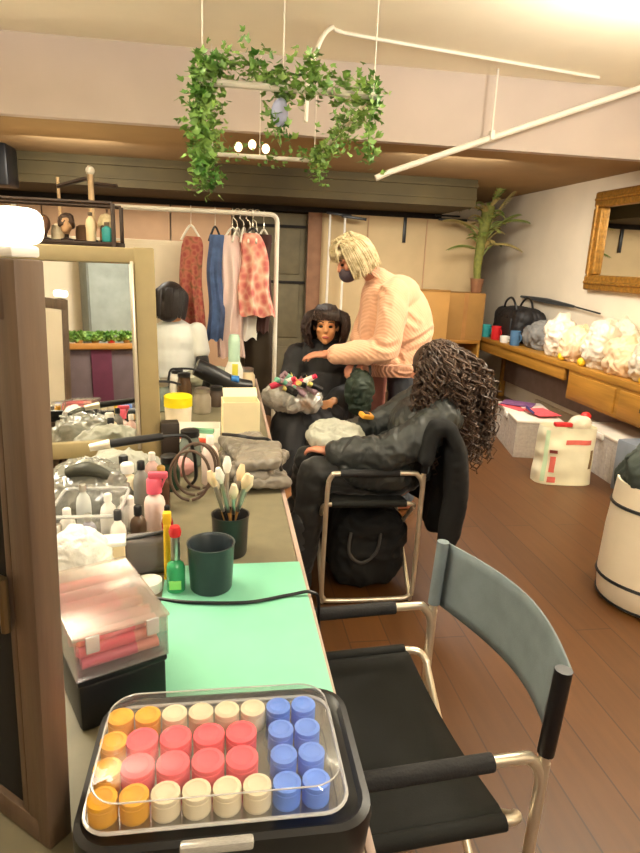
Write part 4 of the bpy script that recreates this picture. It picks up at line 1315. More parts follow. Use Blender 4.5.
# makeup bag spilling over her lap
mkb = T('cosmetics_bag', 'open clear cosmetics bag with red and green items on the client lap', 'bag', (.40, 3.55, .70))
P(crumple(MB().lump((.40, 3.52, .755), (.15, .11, .075), 14, .25, 8, .69), 'bag_body', .018, 14, 14, .006, 0), 'bag_body', clear('crinkled_bag_film', (236, 232, 224), .4, .2, .4), mkb)
im = [M('cherry_pink', (214, 50, 84), .4), M('sea_green', (120, 190, 160), .4), M('straw', (214, 200, 110), .5), whitepl, M('mauve', (150, 120, 130), .5), blackpl]
for i in range(24):
    a = .45 * i
    p_ = V((.40 + .125 * math.cos(a * 1.7) * (.4 + .6 * ((i * 7) % 5) / 5), 3.47 + .08 * math.sin(a * 2.3), .815 + .014 * (i % 5)))
    d = V((math.cos(i * 2.1), math.sin(i * 1.3) * .6, .5 + .3 * math.sin(i))).normalized() * .045
    t = T('cosmetic_tube', ('cherry pink', 'sea green', 'straw yellow', 'white', 'mauve', 'black')[i % 6] + ' cosmetic tube in the clear bag on the client lap', 'cosmetic', p_ - d, 0, 'cosmetics in the bag on the client lap, by colour ' + 'abcdef'[i % 6])
    P(MB().tube([p_ - d, p_ + d * .5], .017, 10), 'tube_body', im[i % 6], t)
    P(MB().tube([p_ + d * .49, p_ + d], .014, 10), 'cap', im[(i + 3) % 6], t)

# --- woman with long curly hair, seated with her back to us
w3 = T('person', 'seated woman with very long brown curly hair and black jacket, seen from behind', 'person', (.72, 2.76, 0))
hc3 = V((.965, 2.76, 1.065))
hf3 = (-.82, .5, -.28)
bd = MB()
head_geo(bd, hc3, hf3)
bd.limb([((.965, 2.75, .99), .05), ((.97, 2.75, .90), .06), ((.95, 2.76, .80), .13), ((.87, 2.77, .62), .125), ((.80, 2.77, .56), .14)])
sN, sF = V((.97, 2.585, .865)), V((.97, 2.94, .865))
eN, eF = V((.70, 2.555, .705)), V((.74, 2.98, .70))
wN, wF = V((.47, 2.66, .69)), V((.56, 2.86, .72))
bd.limb([(sN, .05), (eN, .042), (wN, .027)]).limb([(sF, .05), (eF, .042), (wF, .027)])
hand_geo(bd, wN, (-.7, .6, .0), (0, .1, -1), .4, .95, 1)
hand_geo(bd, wF, (-.8, -.2, .1), (0, 0, -1), .6, .95, -1)
for s in (-1, 1):
    hp_, kn, ft = V((.80, 2.77 + s * .095, .56)), V((.40, 2.74 + s * .095, .585)), V((.345, 2.72 + s * .09, .075))
    bd.limb([(hp_, .085), (kn, .06), (ft, .04)])
    bd.limb([(ft + V((.02, 0, -.035)), .036), (ft + V((-.06, 0, -.045)), .028)])
P(fuse(bd, 'body', .0065, 3), 'body', skin, w3)
face_parts(w3, hc3, hf3)
jk = MB()
jk.ell((.93, 2.76, .77), (.15, .205, .16), Euler((0, R(25), 0)), 24, 14).ell((.85, 2.77, .62), (.17, .19, .13), None, 24, 14)
jk.limb([((.98, 2.755, .885), .085), ((.95, 2.76, .80), .13)])
jk.limb([(sN, .085), ((.84, 2.56, .775), .082), (eN, .078), ((.58, 2.60, .70), .066), (wN + V((.03, -.02, 0)), .052)])
jk.limb([(sF, .085), (eF, .074), (wF + V((.04, .02, 0)), .05)])
jk.ell((.68, 2.62, .60), (.2, .1, .09), Euler((0, R(8), 0)), 20, 12)
for i in range(len(jk.v)):
    p_ = jk.v[i]
    n_ = noise.noise(V((p_.x * 16, p_.y * 9, p_.z * 16))) * .018
    jk.v[i] = p_ + V((n_, n_ * .5, n_))
P(wrinkle(fuse(jk, 'jacket', .007, 2), .010, 7, (1.8, 1, 1), 9, .5), 'jacket', M('black_padded_jacket', (48, 51, 50), .46, var=.25, scale=12, bump=.25, bscale=30), w3)
tr_ = MB()
tr_.ell((.80, 2.77, .56), (.16, .18, .10), None, 20, 12)
for s in (-1, 1):
    tr_.limb([((.78, 2.77 + s * .095, .56), .10), ((.41, 2.74 + s * .095, .585), .078), ((.35, 2.72 + s * .09, .14), .058)])
P(wrinkle(fuse(tr_, 'trousers', .009, 3), .010, 8, (1, 1, 1.6), 3), 'trousers', black, w3)
bt_ = MB()
for s in (-1, 1):
    ft = V((.345, 2.72 + s * .09, .075))
    bt_.limb([(ft + V((.0, 0, .28)), .064), (ft + V((.0, 0, .08)), .058), (ft + V((.02, 0, -.03)), .045), (ft + V((-.065, 0, -.04)), .035)])
P(fuse(bt_, 'boots', .009, 2), 'boots', M('grey_black_leather', (58, 60, 62), .35, var=.2), w3)
# curls
hb_ = MB()
f_, l_, u_ = frame(hf3)
hb_.ell(hc3 + V((.015, 0, .025)), (.115, .115, .105), None, 22, 14).ell((1.03, 2.75, .93), (.125, .155, .16), None, 22, 14).ell((1.085, 2.74, .79), (.125, .165, .17), None, 22, 14)
base = fuse(hb_, 'hair', .012, 2)
cur = MB()
rnd = random.Random(11)
bk = V((.62, -.35, 0)).normalized()
for k in range(900):
    a = rnd.uniform(-PI, PI)
    ph0 = rnd.uniform(.05, 1.0)
    el_ = rnd.uniform(.0, 1.0)
    hd_ = V((math.cos(a), math.sin(a), 0))
    if hd_.dot(V((-.82, .5, 0))) > .55:
        continue
    L_ = rnd.uniform(.18, .58)
    r_ = rnd.uniform(.004, .008)
    tw_ = rnd.uniform(14, 22)
    root_ = hc3 + V((.01, 0, .03)) + hd_ * .10 * math.sin(ph0 * 1.5) + V((0, 0, .10 * math.cos(ph0 * 1.5)))
    out_ = rnd.uniform(.03, .105)
    pts, rs = [], []
    n_ = 30
    sgn = 1 if rnd.random() < .5 else -1
    for j in range(n_ + 1):
        t = j / n_
        s_ = t * L_
        p_ = root_ + hd_ * (out_ * min(1, t * 2.2) + .03 * t) + V((.10, -.01, 0)) * t - V((0, 0, max(0, s_ - .02) * .98))
        an = tw_ * t * L_ * 10 * sgn * .6 + k
        hx = V((-hd_.y, hd_.x, 0))
        p_ += (hx * math.cos(an) + (hd_ * .8 + V((0, 0, .5))) * math.sin(an)) * (.010 + .006 * t)
        pts.append(p_)
        rs.append(r_ * (.75 if t < .1 else 1) * (1 - .55 * t ** 3))
    cur.tube(pts, rs, 5)
hm = cur.mesh('hair')
hbm = bmesh.new()
hbm.from_mesh(base)
hbm.from_mesh(hm)
hbm.to_mesh(hm)
hbm.free()
hm.shade_smooth()
P(hm, 'hair', brownhair, w3)

# coat hung over her chair back, grey scarf and orange packet on her lap, bag under the seat
ct_ = MB()


def drape(u, v):
    y = 2.44 + .56 * u
    k = math.sin(9 * u + 1) * .5 + math.sin(17 * u) * .3
    path = [(.86, .72), (.875, .80), (.90, .845), (.95, .845), (.985, .76), (1.01, .60), (1.02, .46), (1.01, .34)]
    t = v * (len(path) - 1)
    i = min(int(t), len(path) - 2)
    x = path[i][0] + (path[i + 1][0] - path[i][0]) * (t - i)
    z = path[i][1] + (path[i + 1][1] - path[i][1]) * (t - i)
    return V((x + .035 * k * v, y + .02 * math.sin(7 * v + 3 * u), z + .03 * math.sin(6 * u + 2) * v))


for i in range(26):
    for j in range(26):
        ct_.ell(drape(i / 25, j / 25), (.03, .03, .03), None, 8, 6)
ct_.limb([((1.0, 2.47, .74), .05), ((1.02, 2.46, .55), .05), ((1.0, 2.47, .32), .042)])
ctm = wrinkle(fuse(ct_, 'coat', .010, 8), .010, 6, (1, 1, .35), 17, .3)
ONE(ctm, 'coat', M('matt_black_wool', (15, 15, 16), .9, var=.2), 'black coat draped over the chair back behind the curly haired woman', 'coat')
sc_ = MB().lump((.53, 2.83, .715), (.13, .15, .06), 23, .18, 10)
ONE(crumple(sc_, 'scarf', .012, 14, 23, .006, 1), 'scarf', M('light_grey_green_wool', (176, 176, 162), .9, var=.1, bump=.3, bscale=40), 'light grey scarf bunched on the lap of the curly haired woman', 'scarf')
op = T('snack_packet', 'small orange packet held above the light grey scarf', 'packet', (.66, 2.9, .78))
P(MB().box((.69, 2.90, .80), (.07, .05, .025), Euler((R(15), R(10), R(20))), .008), 'packet', M('orange_foil', (240, 170, 60), .4), op)
P(MB().box((.69, 2.90, .8155), (.03, .03, .004), Euler((R(15), R(10), R(20))), .001), 'brown_patch', darkhair, op)
bgb = MB().box((.68, 2.80, .19), (.32, .42, .36), Euler((0, R(4), R(4))), .09, 4)
bgm = crumple(bgb, 'bag_body', .022, 7, 27, .010, 4)
for v in bgm.vertices:
    v.co.z = max(v.co.z, .003)
bgo = T('shoulder_bag', 'slumped black bag on the floor under the curly haired woman', 'bag', (.70, 2.80, 0))
P(bgm, 'bag_body', M('dull_black_nylon', (15, 15, 15), .85, var=.2), bgo)
P(MB().tube([(.58, 2.60, .31), (.57, 2.572, .22), (.63, 2.566, .17), (.70, 2.572, .22), (.72, 2.59, .31)], .008, 8, 5), 'strap', M('grey_webbing', (70, 68, 66), .6), bgo)

# --- person in white behind the table
w4 = T('person', 'dark haired person in a white top at the far end of the table, facing away', 'person', (-.36, 4.42, 0))
hc4 = V((-.365, 4.40, 1.225))
hf4 = (.3, .9, -.2)
bd = MB()
head_geo(bd, hc4, hf4)
bd.limb([((-.36, 4.40, 1.14), .05), ((-.36, 4.41, 1.06), .058), ((-.36, 4.42, .93), .125), ((-.36, 4.42, .72), .125), ((-.36, 4.42, .55), .14)])
for s in (-1, 1):
    sh_, el, wr = V((-.36 + s * .165, 4.41, 1.02)), V((-.36 + s * .2, 4.36, .80)), V((-.36 + s * .12, 4.50, .68))
    bd.limb([(sh_, .048), (el, .04), (wr, .027)])
    hand_geo(bd, wr, (-.2 * s, .7, -.3), (0, 0, -1), .5, .95, s)
    kn, ft = V((-.36 + s * .1, 4.50, .50)), V((-.36 + s * .1, 4.40, .07))
    bd.limb([((-.36 + s * .09, 4.42, .53), .085), (kn, .06), (ft, .04)]).limb([(ft - V((0, 0, .03)), .038), (ft + V((0, .12, -.04)), .026)])
P(fuse(bd, 'body', .008, 3), 'body', skin2, w4)
tp = MB().ell((-.36, 4.42, .95), (.165, .14, .16), None, 20, 12).ell((-.36, 4.42, .83), (.16, .15, .2), None, 20, 12).ell((-.36, 4.42, .72), (.165, .145, .2), None, 20, 12)
for s in (-1, 1):
    tp.limb([((-.36 + s * .16, 4.41, 1.02), .068), ((-.36 + s * .19, 4.38, .89), .06)])
P(fuse(tp, 'top', .010, 3), 'top', M('white_cotton_top', (236, 238, 232), .85, var=.04), w4)
gl_ = MB()
for s in (-1, 1):
    gl_.limb([((-.36 + s * .196, 4.365, .84), .046), ((-.36 + s * .2, 4.36, .80), .048), ((-.36 + s * .13, 4.48, .69), .035)])
P(fuse(gl_, 'sleeve', .008, 2), 'sleeve', black, w4, label='black lower sleeves')
hr = MB()
f_, l_, u_ = frame(hf4)
m_ = rotm(f_, l_, u_)
hr.ell(hc4 - f_ * .025 + u_ * .03, (.105, .095, .10), m_, 20, 12).ell(hc4 - f_ * .06 - u_ * .05, (.07, .09, .10), m_, 20, 12)
for k in range(70):
    a = random.uniform(-2.0, 2.0)
    dx = -f_ * math.cos(a) + l_ * math.sin(a)
    hr.tube([hc4 + u_ * .125 - f_ * .02, hc4 + dx * .10 + u_ * .06 - f_ * .02, hc4 + dx * .108 - u_ * .04 - f_ * .02, hc4 + dx * .10 - u_ * .12 - f_ * .02], [.007, .009, .009, .004], 5, 4)
P(hr, 'hair', darkhair, w4)
st_ = T('stool', 'low stool under the person in the white top', 'stool', (-.36, 4.42, 0))
P(MB().lathe([(.15, .40), (.165, .41), (.165, .435), (.15, .445)], (-.36, 4.42, 0), 24), 'seat', blackpl, st_)
for k in range(4):
    a = PI / 4 + PI / 2 * k
    P(MB().tube([(-.36 + .11 * math.cos(a), 4.42 + .11 * math.sin(a), .405), (-.36 + .16 * math.cos(a), 4.42 + .16 * math.sin(a), .0)], .012, 8), 'leg', chrome, st_)

# ------------------------------------------------------------------ right-hand counter and what stands on it
de = T('wooden_counter', 'long golden oak counter along the right wall', 'counter', (3.18, 5.2, 0))
P(MB().box((3.19, 5.35, .735), (.50, 3.7, .05), bev=.004), 'counter_top', oak, de)
P(MB().box((2.97, 6.05, .655), (.03, 2.1, .11), bev=.003), 'apron', oak, de)
d_ = P(MB().box((3.17, 4.22, .585), (.44, 1.40, .25), bev=.004), 'drawer_box', oak, de)
for y in (3.85, 4.55):
    q = P(MB().box((2.945, y, .585), (.02, .64, .20), bev=.004), 'drawer_front', oak, d_)
    if y < 4:
        P(MB().box((2.932, y, .585), (.01, .12, .03), bev=.003), 'drawer_handle', darkhair, d_)
for y in (3.56, 7.13):
    for x in (2.98, 3.40):
        P(MB().box((x, y, .355), (.06, .06, .71), bev=.004), 'leg', oak, de)
P(MB().box((3.41, 5.35, .45), (.025, 3.5, .5), bev=.003), 'back_panel', M('dull_lilac_panel', (150, 128, 116), .8), de)
sb2 = T('side_cabinet', 'small open oak cabinet left of the counter end', 'cabinet', (2.72, 7.02, 0))
P(MB().box((2.68, 7.0, .70), (.46, .42, .04), bev=.004), 'top', oakx, sb2)
for x in (2.46, 2.90):
    P(MB().box((x, 7.0, .34), (.03, .4, .68), bev=.003), 'side_panel', oak, sb2)
P(MB().box((2.68, 7.0, .42), (.41, .38, .025), bev=.003), 'shelf', oakx, sb2)
P(MB().box((2.68, 7.19, .34), (.41, .02, .66), bev=.003), 'back_panel', brown_board, sb2)

bk1 = T('cardboard_box', 'upright brown cardboard box right behind the standing woman', 'box', (2.14, 6.6, 0))
P(MB().box((2.13, 6.62, .64), (.46, .4, 1.28), bev=.006), 'box_body', card, bk1)
P(MB().box((2.13, 6.42, 1.285), (.46, .03, .006), Euler((R(12), 0, 0))), 'flap', card, bk1)
bk2 = T('cardboard_box', 'wider brown cardboard box on the oak cabinet beneath the potted palm', 'box', (2.66, 7.0, .72))
P(MB().box((2.70, 7.0, .985), (.46, .38, .53), bev=.006), 'box_body', card, bk2)
P(MB().box((2.70, 6.808, .985), (.05, .003, .53)), 'tape', M('parcel_tape', (170, 120, 66), .3), bk2)

# palm
px_, py_, pz_ = 2.86, 6.95, 1.2515
pl = T('potted_palm', 'spindly potted palm with arching leaves in the far right corner', 'plant', (px_, py_, pz_))
P(MB().lathe([(.05, 0), (.06, .01), (.075, .15), (.08, .16), (.07, .16), (.06, .14), (.001, .14)], (px_, py_, pz_), 20), 'pot', M('terracotta_brown', (150, 104, 72), .8), pl)
P(MB().tube([(px_, py_, pz_ + .13), (px_ - .01, py_, pz_ + .4), (px_ + .05, py_, pz_ + .95)], [.035, .05, .07], 12, 4), 'trunk', M('green_brown_trunk', (122, 124, 56), .8, var=.3, scale=20), pl)
fr_ = [(-.50, 0, .16, .62), (.40, .0, .42, 1.0), (.42, -.15, .12, .70), (-.36, -.1, .02, .95), (.28, -.2, .3, .55), (-.30, .1, .3, .45), (.40, -.1, .0, .45), (-.44, -.1, .05, .36), (.1, -.3, .35, .98), (.30, .05, .50, .62)]
for k in range(26):
    a = k * 2.4
    fr_.append((.2 * math.cos(a), .2 * math.sin(a), .12 + .05 * math.sin(k * 1.7), .35 + .65 * k / 26))
for i, (dx, dy, dz, h0) in enumerate(fr_):
    b_ = V((px_ + .04, py_, pz_ + .16 + .74 * min(1, h0)))
    tip = b_ + V((dx, dy, dz))
    mid = b_ + V((dx * .5, dy * .5, dz * .5 + .13))
    mb = MB()
    n_ = 16
    pts = []
    for j in range(n_ + 1):
        t = j / n_
        pts.append(b_ * (1 - t) ** 2 + mid * 2 * t * (1 - t) + tip * t * t)
    mb.tube(pts, [.009 - .006 * j / n_ for j in range(n_ + 1)], 6)
    for j in range(4, n_ + 1):
        d = (pts[j] - pts[j - 1]).normalized()
        sd = d.cross(V((0, 0, 1))).normalized()
        for s in (-1, 1):
            q = pts[j]
            ln = (.09 if i < 10 else .04) * math.sin(PI * j / (n_ + 2)) + .02
            e = q + (sd * s * .75 + d * .7 - V((0, 0, .35))) * ln
            w_ = d * .016
            mb.add([q - w_, q + w_, e + w_ * .1, (q + e) / 2 + V((0, 0, .006))], [(0, 1, 3), (1, 2, 3), (2, 0, 3)])
    P(mb, 'frond', palmleaf if i % 3 else M('straw_frond', (170, 150, 90), .6) if i == 0 else bpy.data.materials['straw_frond'], pl)

ZC2 = .76
hg = T('holdall', 'black holdall with looped handles on the far end of the oak counter', 'bag', (3.17, 6.55, ZC2))
P(crumple(MB().box((3.24, 6.55, ZC2 + .18), (.34, .72, .34), Euler((0, 0, R(-4))), .09, 5), 'bag_body', .018, 7, 5, .012, 3), 'bag_body', M('black_nylon', (28, 25, 26), .6, var=.25, bump=.3, bscale=14), hg)
for s in (-1, 1):
    P(MB().tube([(3.20 + .09 * s, 6.35, ZC2 + .32), (3.19 + .1 * s, 6.42, ZC2 + .44), (3.21 + .1 * s, 6.55, ZC2 + .47), (3.22 + .1 * s, 6.68, ZC2 + .42), (3.22 + .09 * s, 6.74, ZC2 + .32)], .012, 8, 5), 'handle', blackpl, hg)
P(MB().box((3.062, 6.55, ZC2 + .17), (.03, .42, .18), Euler((0, 0, R(-4))), .012), 'front_pocket', bpy.data.materials['black_nylon'], hg)
for i, (y, x, c_, h_, lb) in enumerate(((6.85, 2.995, teal, .14, 'teal mug before the left end of the black holdall'), (6.58, 2.995, red, .15, 'red mug before the black holdall'), (6.10, 2.995, M('steel_blue', (80, 120, 156), .4), .15, 'steel blue mug at the right of the black holdall'), (6.33, 2.99, whitepl, .07, 'small white mug between the red and steel blue mugs'))):
    t = T('mug', lb, 'mug', (x, y, ZC2))
    P(MB().lathe([(.046, 0), (.05, .006), (.055, h_), (.05, h_), (.044, .012), (.001, .012)], (x, y, ZC2), 20), 'mug_body', c_, t)
    P(MB().tube([(x + .02, y - .05, ZC2 + h_ * .8), (x + .025, y - .078, ZC2 + h_ * .7), (x + .025, y - .078, ZC2 + h_ * .4), (x + .02, y - .047, ZC2 + h_ * .25)], .006, 8, 4), 'handle', c_, t)
ONE(crumple(MB().lump((3.2, 5.85, ZC2 + .13), (.17, .24, .14), 41, .18, 8, ZC2), 'jacket', .02, 9, 41, .01, 1), 'jacket', M('grey_fleece', (128, 126, 122), .9, var=.3, scale=8), 'crumpled grey jacket on the counter right of the black holdall', 'jacket')
um = T('umbrella', 'thin black furled umbrella resting over the plastic bags by the wall', 'umbrella', (3.40, 6.1, ZC2 + .44))
P(MB().tube([(3.40, 6.9, ZC2 + .47), (3.40, 6.3, ZC2 + .46), (3.40, 5.75, ZC2 + .44)], [.014, .028, .012], 10, 5), 'canopy', black, um)
P(MB().tube([(3.40, 5.75, ZC2 + .44), (3.40, 5.3, ZC2 + .41)], .008, 8), 'handle', blackpl, um)
pbm = M('white_carrier_film', (232, 218, 196), .35, var=.05, bump=.5, bscale=14)
pbm2 = M('peach_carrier_film', (244, 212, 172), .4, var=.08, bump=.5, bscale=14)
labs = ['knotted white carrier bag nearest the grey jacket on the counter', 'peach tinted carrier bag second from the grey jacket', 'large white carrier bag in the middle of the counter row', 'peach tinted carrier bag before the gilt mirror', 'white carrier bag at the right edge on the counter', 'low white carrier bag behind the others along the wall']
for i, (y, x, r_, m2) in enumerate(((5.40, 3.10, (.12, .155, .19), pbm), (5.07, 3.09, (.12, .15, .155), pbm2), (4.73, 3.10, (.12, .16, .19), pbm), (4.40, 3.09, (.12, .15, .15), pbm2), (4.07, 3.10, (.12, .155, .18), pbm), (4.90, 3.345, (.07, .3, .2), pbm))):
    t = T('carrier_bag', labs[i], 'carrier bag', (x, y, ZC2))
    cm_ = crumple(MB().lump((x, y, ZC2 + r_[2] * .85), r_, 50 + i, .22, 7, ZC2 + .002), 'bag_body', .02, 13, 50 + i, .01, 1)
    for v in cm_.vertices:
        v.co.z = max(v.co.z, ZC2 + .001)
    P(cm_, 'bag_body', m2, t)
    P(MB().tube([(x, y, ZC2 + r_[2] * 1.75), (x + .01, y - .01, ZC2 + r_[2] * 1.9), (x + .02, y - .05, ZC2 + r_[2] * 2.02)], [.03, .014, .028], 10, 4), 'knot', m2, t)
for i, (y, lb) in enumerate(((5.12, 'yellow ball nearest the grey jacket, tucked before the bags'), (4.80, 'yellow ball in the middle of the counter edge'), (3.98, 'yellow ball at the right edge of the photo on the counter'))):
    ONE(MB().lump((2.975, y, ZC2 + .035), (.03, .04, .036), i, .05, 8), 'yellow_ball', yellow, lb, 'ball')

# gilt mirror on the wall
gf = T('gilt_mirror', 'ornate gilt framed mirror hanging on the right wall', 'mirror', (3.41, 4.72, 1.33))
y0, y1, z0, z1, fwid = 3.9, 5.62, 1.37, 2.25, .14
for c, d in ((((y0 + y1) / 2, z1 - fwid / 2), (y1 - y0, fwid)), (((y0 + y1) / 2, z0 + fwid / 2), (y1 - y0, fwid)), ((y0 + fwid / 2, (z0 + z1) / 2), (fwid, z1 - z0 - 2 * fwid)), ((y1 - fwid / 2, (z0 + z1) / 2), (fwid, z1 - z0 - 2 * fwid))):
    P(MB().box((3.41, c[0], c[1]), (.07, d[0], d[1]), bev=.02, seg=4), 'frame_moulding', gold, gf)
    if d[0] > d[1]:
        P(MB().tube([(3.372, y0 + .03, c[1]), (3.372, y1 - .03, c[1])], .016, 10), 'beading', gold, gf)
    else:
        P(MB().tube([(3.372, c[0], z0 + .12), (3.372, c[0], z1 - .12)], .016, 10), 'beading', gold, gf)
P(MB().box((3.425, (y0 + y1) / 2, (z0 + z1) / 2), (.006, y1 - y0 - .2, z1 - z0 - .2)), 'glass', mirrorm, gf)

# boxes on the floor
def storage(label, x, y, w, d, h, rz, lidm=milky):
    t = T('storage_box', label, 'storage box', (x, y, 0), rz)
    mb = MB()
    k = 0
    for c, s_ in (((0, 0, .004), (w * .94, d * .94, .008)), ((w * .48, 0, h / 2), (.006, d * .96, h)), ((-w * .48, 0, h / 2), (.006, d * .96, h)), ((0, d * .48, h / 2), (w * .95, .006, h)), ((0, -d * .48, h / 2), (w * .95, .006, h))):
        mb.box(c, s_)
    for i in range(9):
        xx = -w * .42 + w * .84 * i / 8
        mb.box((xx, -d * .485, h * .48), (.012, .008, h * .85))
        yy = -d * .42 + d * .84 * i / 8
        mb.box((-w * .485, yy, h * .48), (.008, .012, h * .85))
    P(mb, 'box_body', clear('box_plastic', (248, 240, 230), .3, .15, .52) if 'box_plastic' not in bpy.data.materials else bpy.data.materials['box_plastic'], t, True, smooth=False)
    P(MB().box((0, 0, h + .012), (w, d, .024), bev=.008), 'box_lid', lidm, t, True)
    for s in (-1, 1):
        P(MB().box((s * w * .5, 0, h - .01), (.018, .12, .05), bev=.005), 'box_clip', whitepl, t, True)
    return t


lidw = M('frosted_white_lid', (222, 212, 198), .35, var=.06)
storage('large clear storage box left of the white sack, its long side turned to the room', 2.66, 4.97, .40, .74, .30, R(-12), lidw)
storage('clear storage box right of the white sack beneath the oak drawers', 3.12, 4.22, .50, .62, .32, R(-4), lidw)
gi = [M('dull_pink_stuff', (190, 150, 140), .8), M('grey_lilac_stuff', (150, 140, 146), .8)]
for i in range(2):
    ONE(MB().lump((2.66 + .03 * i, 4.80 + .32 * i, .13), (.13, .15, .11), 60 + i, .15, 9, .012), 'folded_cloth', gi[i], ('dull pink cloth bundle inside the left clear storage box, nearer the sack', 'grey lilac cloth bundle inside the left clear storage box, far end')[i], 'cloth')
ONE(MB().lump((3.05, 4.12, .14), (.14, .18, .12), 66, .15, 9, .012), 'folded_cloth', M('cream_stuff', (222, 208, 182), .8), 'cream cloth bundle inside the right clear storage box', 'cloth')
pl_ = T('paper_sheets', 'pinkish red printed papers piled on the left clear storage box', 'papers', (2.66, 5.1, .324))
for i, (x, y, rz, mm) in enumerate(((2.62, 5.12, .3, M('rose_print', (226, 84, 92), .7, var=.25, scale=20)), (2.72, 4.98, -.2, M('pale_print', (226, 190, 178), .7)), (2.66, 5.2, .9, M('plum_print', (110, 70, 110), .7, var=.3, scale=20)), (2.7, 4.84, .1, bpy.data.materials['rose_print'] if 'rose_print' in bpy.data.materials else red))):
    P(MB().box((x, y, .3275 + .0065 * i), (.21, .28, .005), Euler((0, 0, rz))), 'sheet', mm, pl_)
ONE(MB().tube([(2.60, 4.78, .352), (2.58, 4.84, .375), (2.6, 4.92, .38), (2.63, 4.96, .352)], .011, 8, 5), 'hair_band', M('navy_plastic', (50, 44, 96), .4), 'navy hair band lying at the front of the printed papers', 'hair band')

# white printed sack
sk = T('carrier_sack', 'large white sack printed in red standing on the floor before the boxes', 'sack', (2.50, 4.08, 0))


def sack(u, v):
    th = 2 * PI * u
    a = 3.0
    w, d = .215 - .012 * v, .11 - .02 * v
    c_, s_ = math.cos(th), math.sin(th)
    x = w * (abs(c_) ** (2 / a)) * (1 if c_ > 0 else -1)
    y = d * (abs(s_) ** (2 / a)) * (1 if s_ > 0 else -1)
    p_ = V((x, y, .002 + .43 * v))
    n_ = noise.noise(p_ * 9 + V((4, 2, 1))) * .018 * min(1, v * 3 + .2)
    q = Matrix.Rotation(R(-8), 3, 'Z') @ (p_ + V((n_, n_, 0)))
    return q + V((2.50, 4.08, 0))


sm_ = MB().grid(sack, 60, 22, True)
bot = [sack(i / 60, 0) for i in range(60)]
sm_.add(bot, [tuple(range(60))])
P(sm_, 'sack_body', M('ivory_sack_film', (244, 238, 208), .5, var=.05, scale=6, bump=.2, bscale=20), sk)
redp = M('faded_red_print', (226, 110, 96), .6, var=.2)


def decal(u0, u1, v0, v1, name, mm):
    P(MB().grid(lambda a, b_: sack(u0 + (u1 - u0) * a, v0 + (v1 - v0) * b_) + V((-.001, -.004, 0)), 8, 6), name, mm, sk)


decal(.74, .86, .72, .80, 'red_print', redp)
decal(.655, .71, .56, .62, 'red_print', M('maroon_print', (150, 70, 60), .6))
decal(.66, .70, .22, .50, 'red_print', redp)
decal(.66, .71, .04, .14, 'red_print', redp)
decal(.865, .90, .30, .62, 'dark_print', M('brown_print', (130, 104, 60), .6))
decal(.60, .64, .05, .95, 'green_edge', M('pale_green_print', (206, 232, 196), .5))
P(MB().box((2.45, 4.06, .445), (.13, .05, .03), Euler((0, 0, R(-8))), .008), 'red_tab', red, sk)
P(MB().lump((2.62, 4.13, .43), (.08, .06, .06), 3, .2, 15), 'crumpled_top', pbm, sk)
ONE(MB().lump((2.74, 4.25, .46), (.04, .035, .035), 4, .1, 20).tube([(2.74, 4.25, .44), (2.74, 4.26, .012)], .012, 8), 'red_topped_stick', red, 'red topped stick standing behind the white printed sack', 'stick')
ONE(MB().box((2.93, 3.78, .19), (.22, .3, .38), Euler((0, 0, R(6))), .012), 'blue_grey_crate', M('blue_grey_plastic', (120, 128, 140), .5), 'blue grey crate at the right edge behind the laundry basket', 'crate')

# laundry basket
lb_ = T('laundry_basket', 'tall cream canvas laundry basket with black bands at the right edge', 'basket', (2.05, 2.42, 0))
lc = (2.05, 2.42, 0)
P(MB().lathe([(.225, .0), (.245, .02), (.255, .12), (.25, .35), (.232, .60), (.222, .60), (.235, .35), (.235, .05), (.001, .04)], lc, 40), 'basket_body', M('cream_canvas', (250, 236, 210), .85, var=.05, scale=5, bump=.2, bscale=12), lb_)
for z, r_ in ((.125, .2565), (.49, .2425)):
    ring = [(lc[0] + r_ * math.cos(2 * PI * k / 40), lc[1] + r_ * math.sin(2 * PI * k / 40), z + .008 * math.sin(4 * PI * k / 40)) for k in range(41)]
    P(MB().tube(ring, .008, 6), 'black_band', blackpl, lb_)
rr_ = [(lc[0] + .247 * math.cos(2 * PI * k / 40), lc[1] + .247 * math.sin(2 * PI * k / 40), .02) for k in range(41)]
P(MB().tube(rr_, .006, 6), 'base_piping', blackpl, lb_)
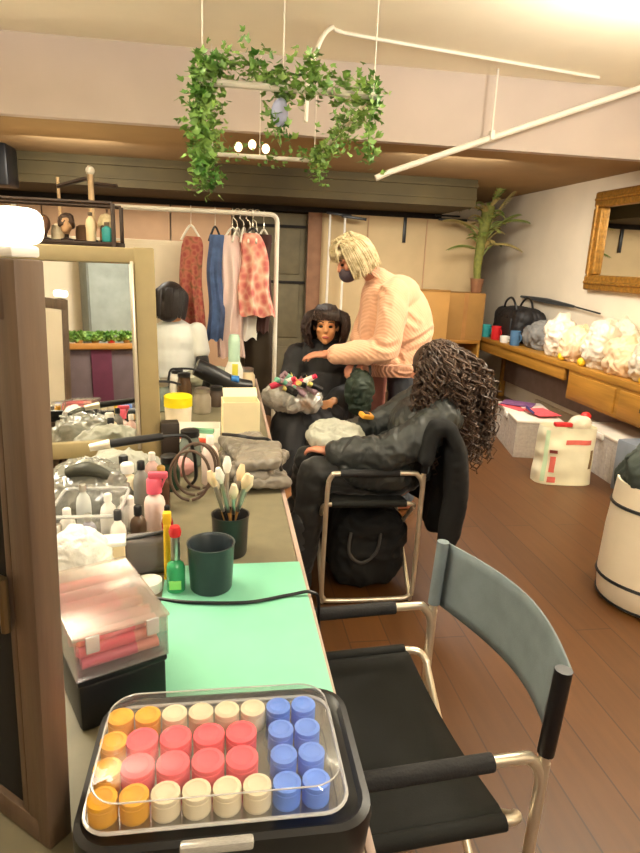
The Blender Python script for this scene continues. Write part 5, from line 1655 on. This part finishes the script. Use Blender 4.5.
ONE(crumple(MB().lump((2.06, 2.42, .62), (.205, .205, .16), 71, .2, 7), 'dark_garment', .022, 9, 71, .009, 1), 'dark_garment', M('dark_grey_green_cloth', (58, 66, 60), .85, var=.35, scale=12), 'dark grey green clothes heaped in the laundry basket', 'clothes')

# ------------------------------------------------------------------ light
def area(name, loc, size, power, col, rot=(0, 0, 0), sy=None):
    l = bpy.data.lights.new(name, 'AREA')
    l.energy = power
    l.color = col
    l.size = size
    if sy:
        l.shape = 'RECTANGLE'
        l.size_y = sy
    o = bpy.data.objects.new(name, l)
    COL.objects.link(o)
    o.location = loc
    o.rotation_euler = rot
    return o


def globe(name, loc, rad, power, col):
    l = bpy.data.lights.new(name, 'POINT')
    l.energy = power
    l.color = col
    l.shadow_soft_size = rad
    o = bpy.data.objects.new(name, l)
    COL.objects.link(o)
    o.location = loc
    return o


warm = (1, .94, .82)
globe('fill_point_near', (1.0, -.9, 2.3), .18, 80, warm)  # added point fill behind the camera, brightens the near ceiling; no fixture
globe('fill_point_middle', (2.0, 2.4, 2.62), .15, 70, warm)  # unseen point fill added just above the frame for the upper room
area('fill_up_left', (-1.3, 2.3, 2.5), .8, 75, warm, (R(180), 0, 0))  # added fill aimed upwards, brightens the left of the ceiling
area('fill_up_right', (2.1, 2.4, 2.4), 1.0, 45, warm, (R(180), 0, 0))  # matching upward fill, added for the right of the ceiling
area('fill_far', (1.8, 5.0, 2.34), .9, 85, warm, (R(25), 0, 0))  # fill added under the beam, tilted to brighten the back partition
area('fill_far_left', (-1.2, 5.4, 2.34), .7, 60, warm, (R(25), 0, 0))  # second added fill, lifts the far left panels and shelf clutter
# makeup lamps along the left of the table, out of the frame
area('makeup_lamp', (-.9, 1.55, 1.75), .5, 6, (1, .95, .84), (0, R(-52), 0))
w = bpy.data.worlds.new('world')
sc.world = w
w.use_nodes = True
w.node_tree.nodes['Background'].inputs[0].default_value = (1, .85, .65, 1)
w.node_tree.nodes['Background'].inputs[1].default_value = .12
sc.view_settings.view_transform = 'Standard'
sc.view_settings.look = 'None'
sc.view_settings.exposure = 0.25
sc.view_settings.gamma = 1
sc.view_settings.use_curve_mapping = False
sc.cycles.use_denoising = True
sc.cycles.max_bounces = 8
sc.cycles.transparent_max_bounces = 24
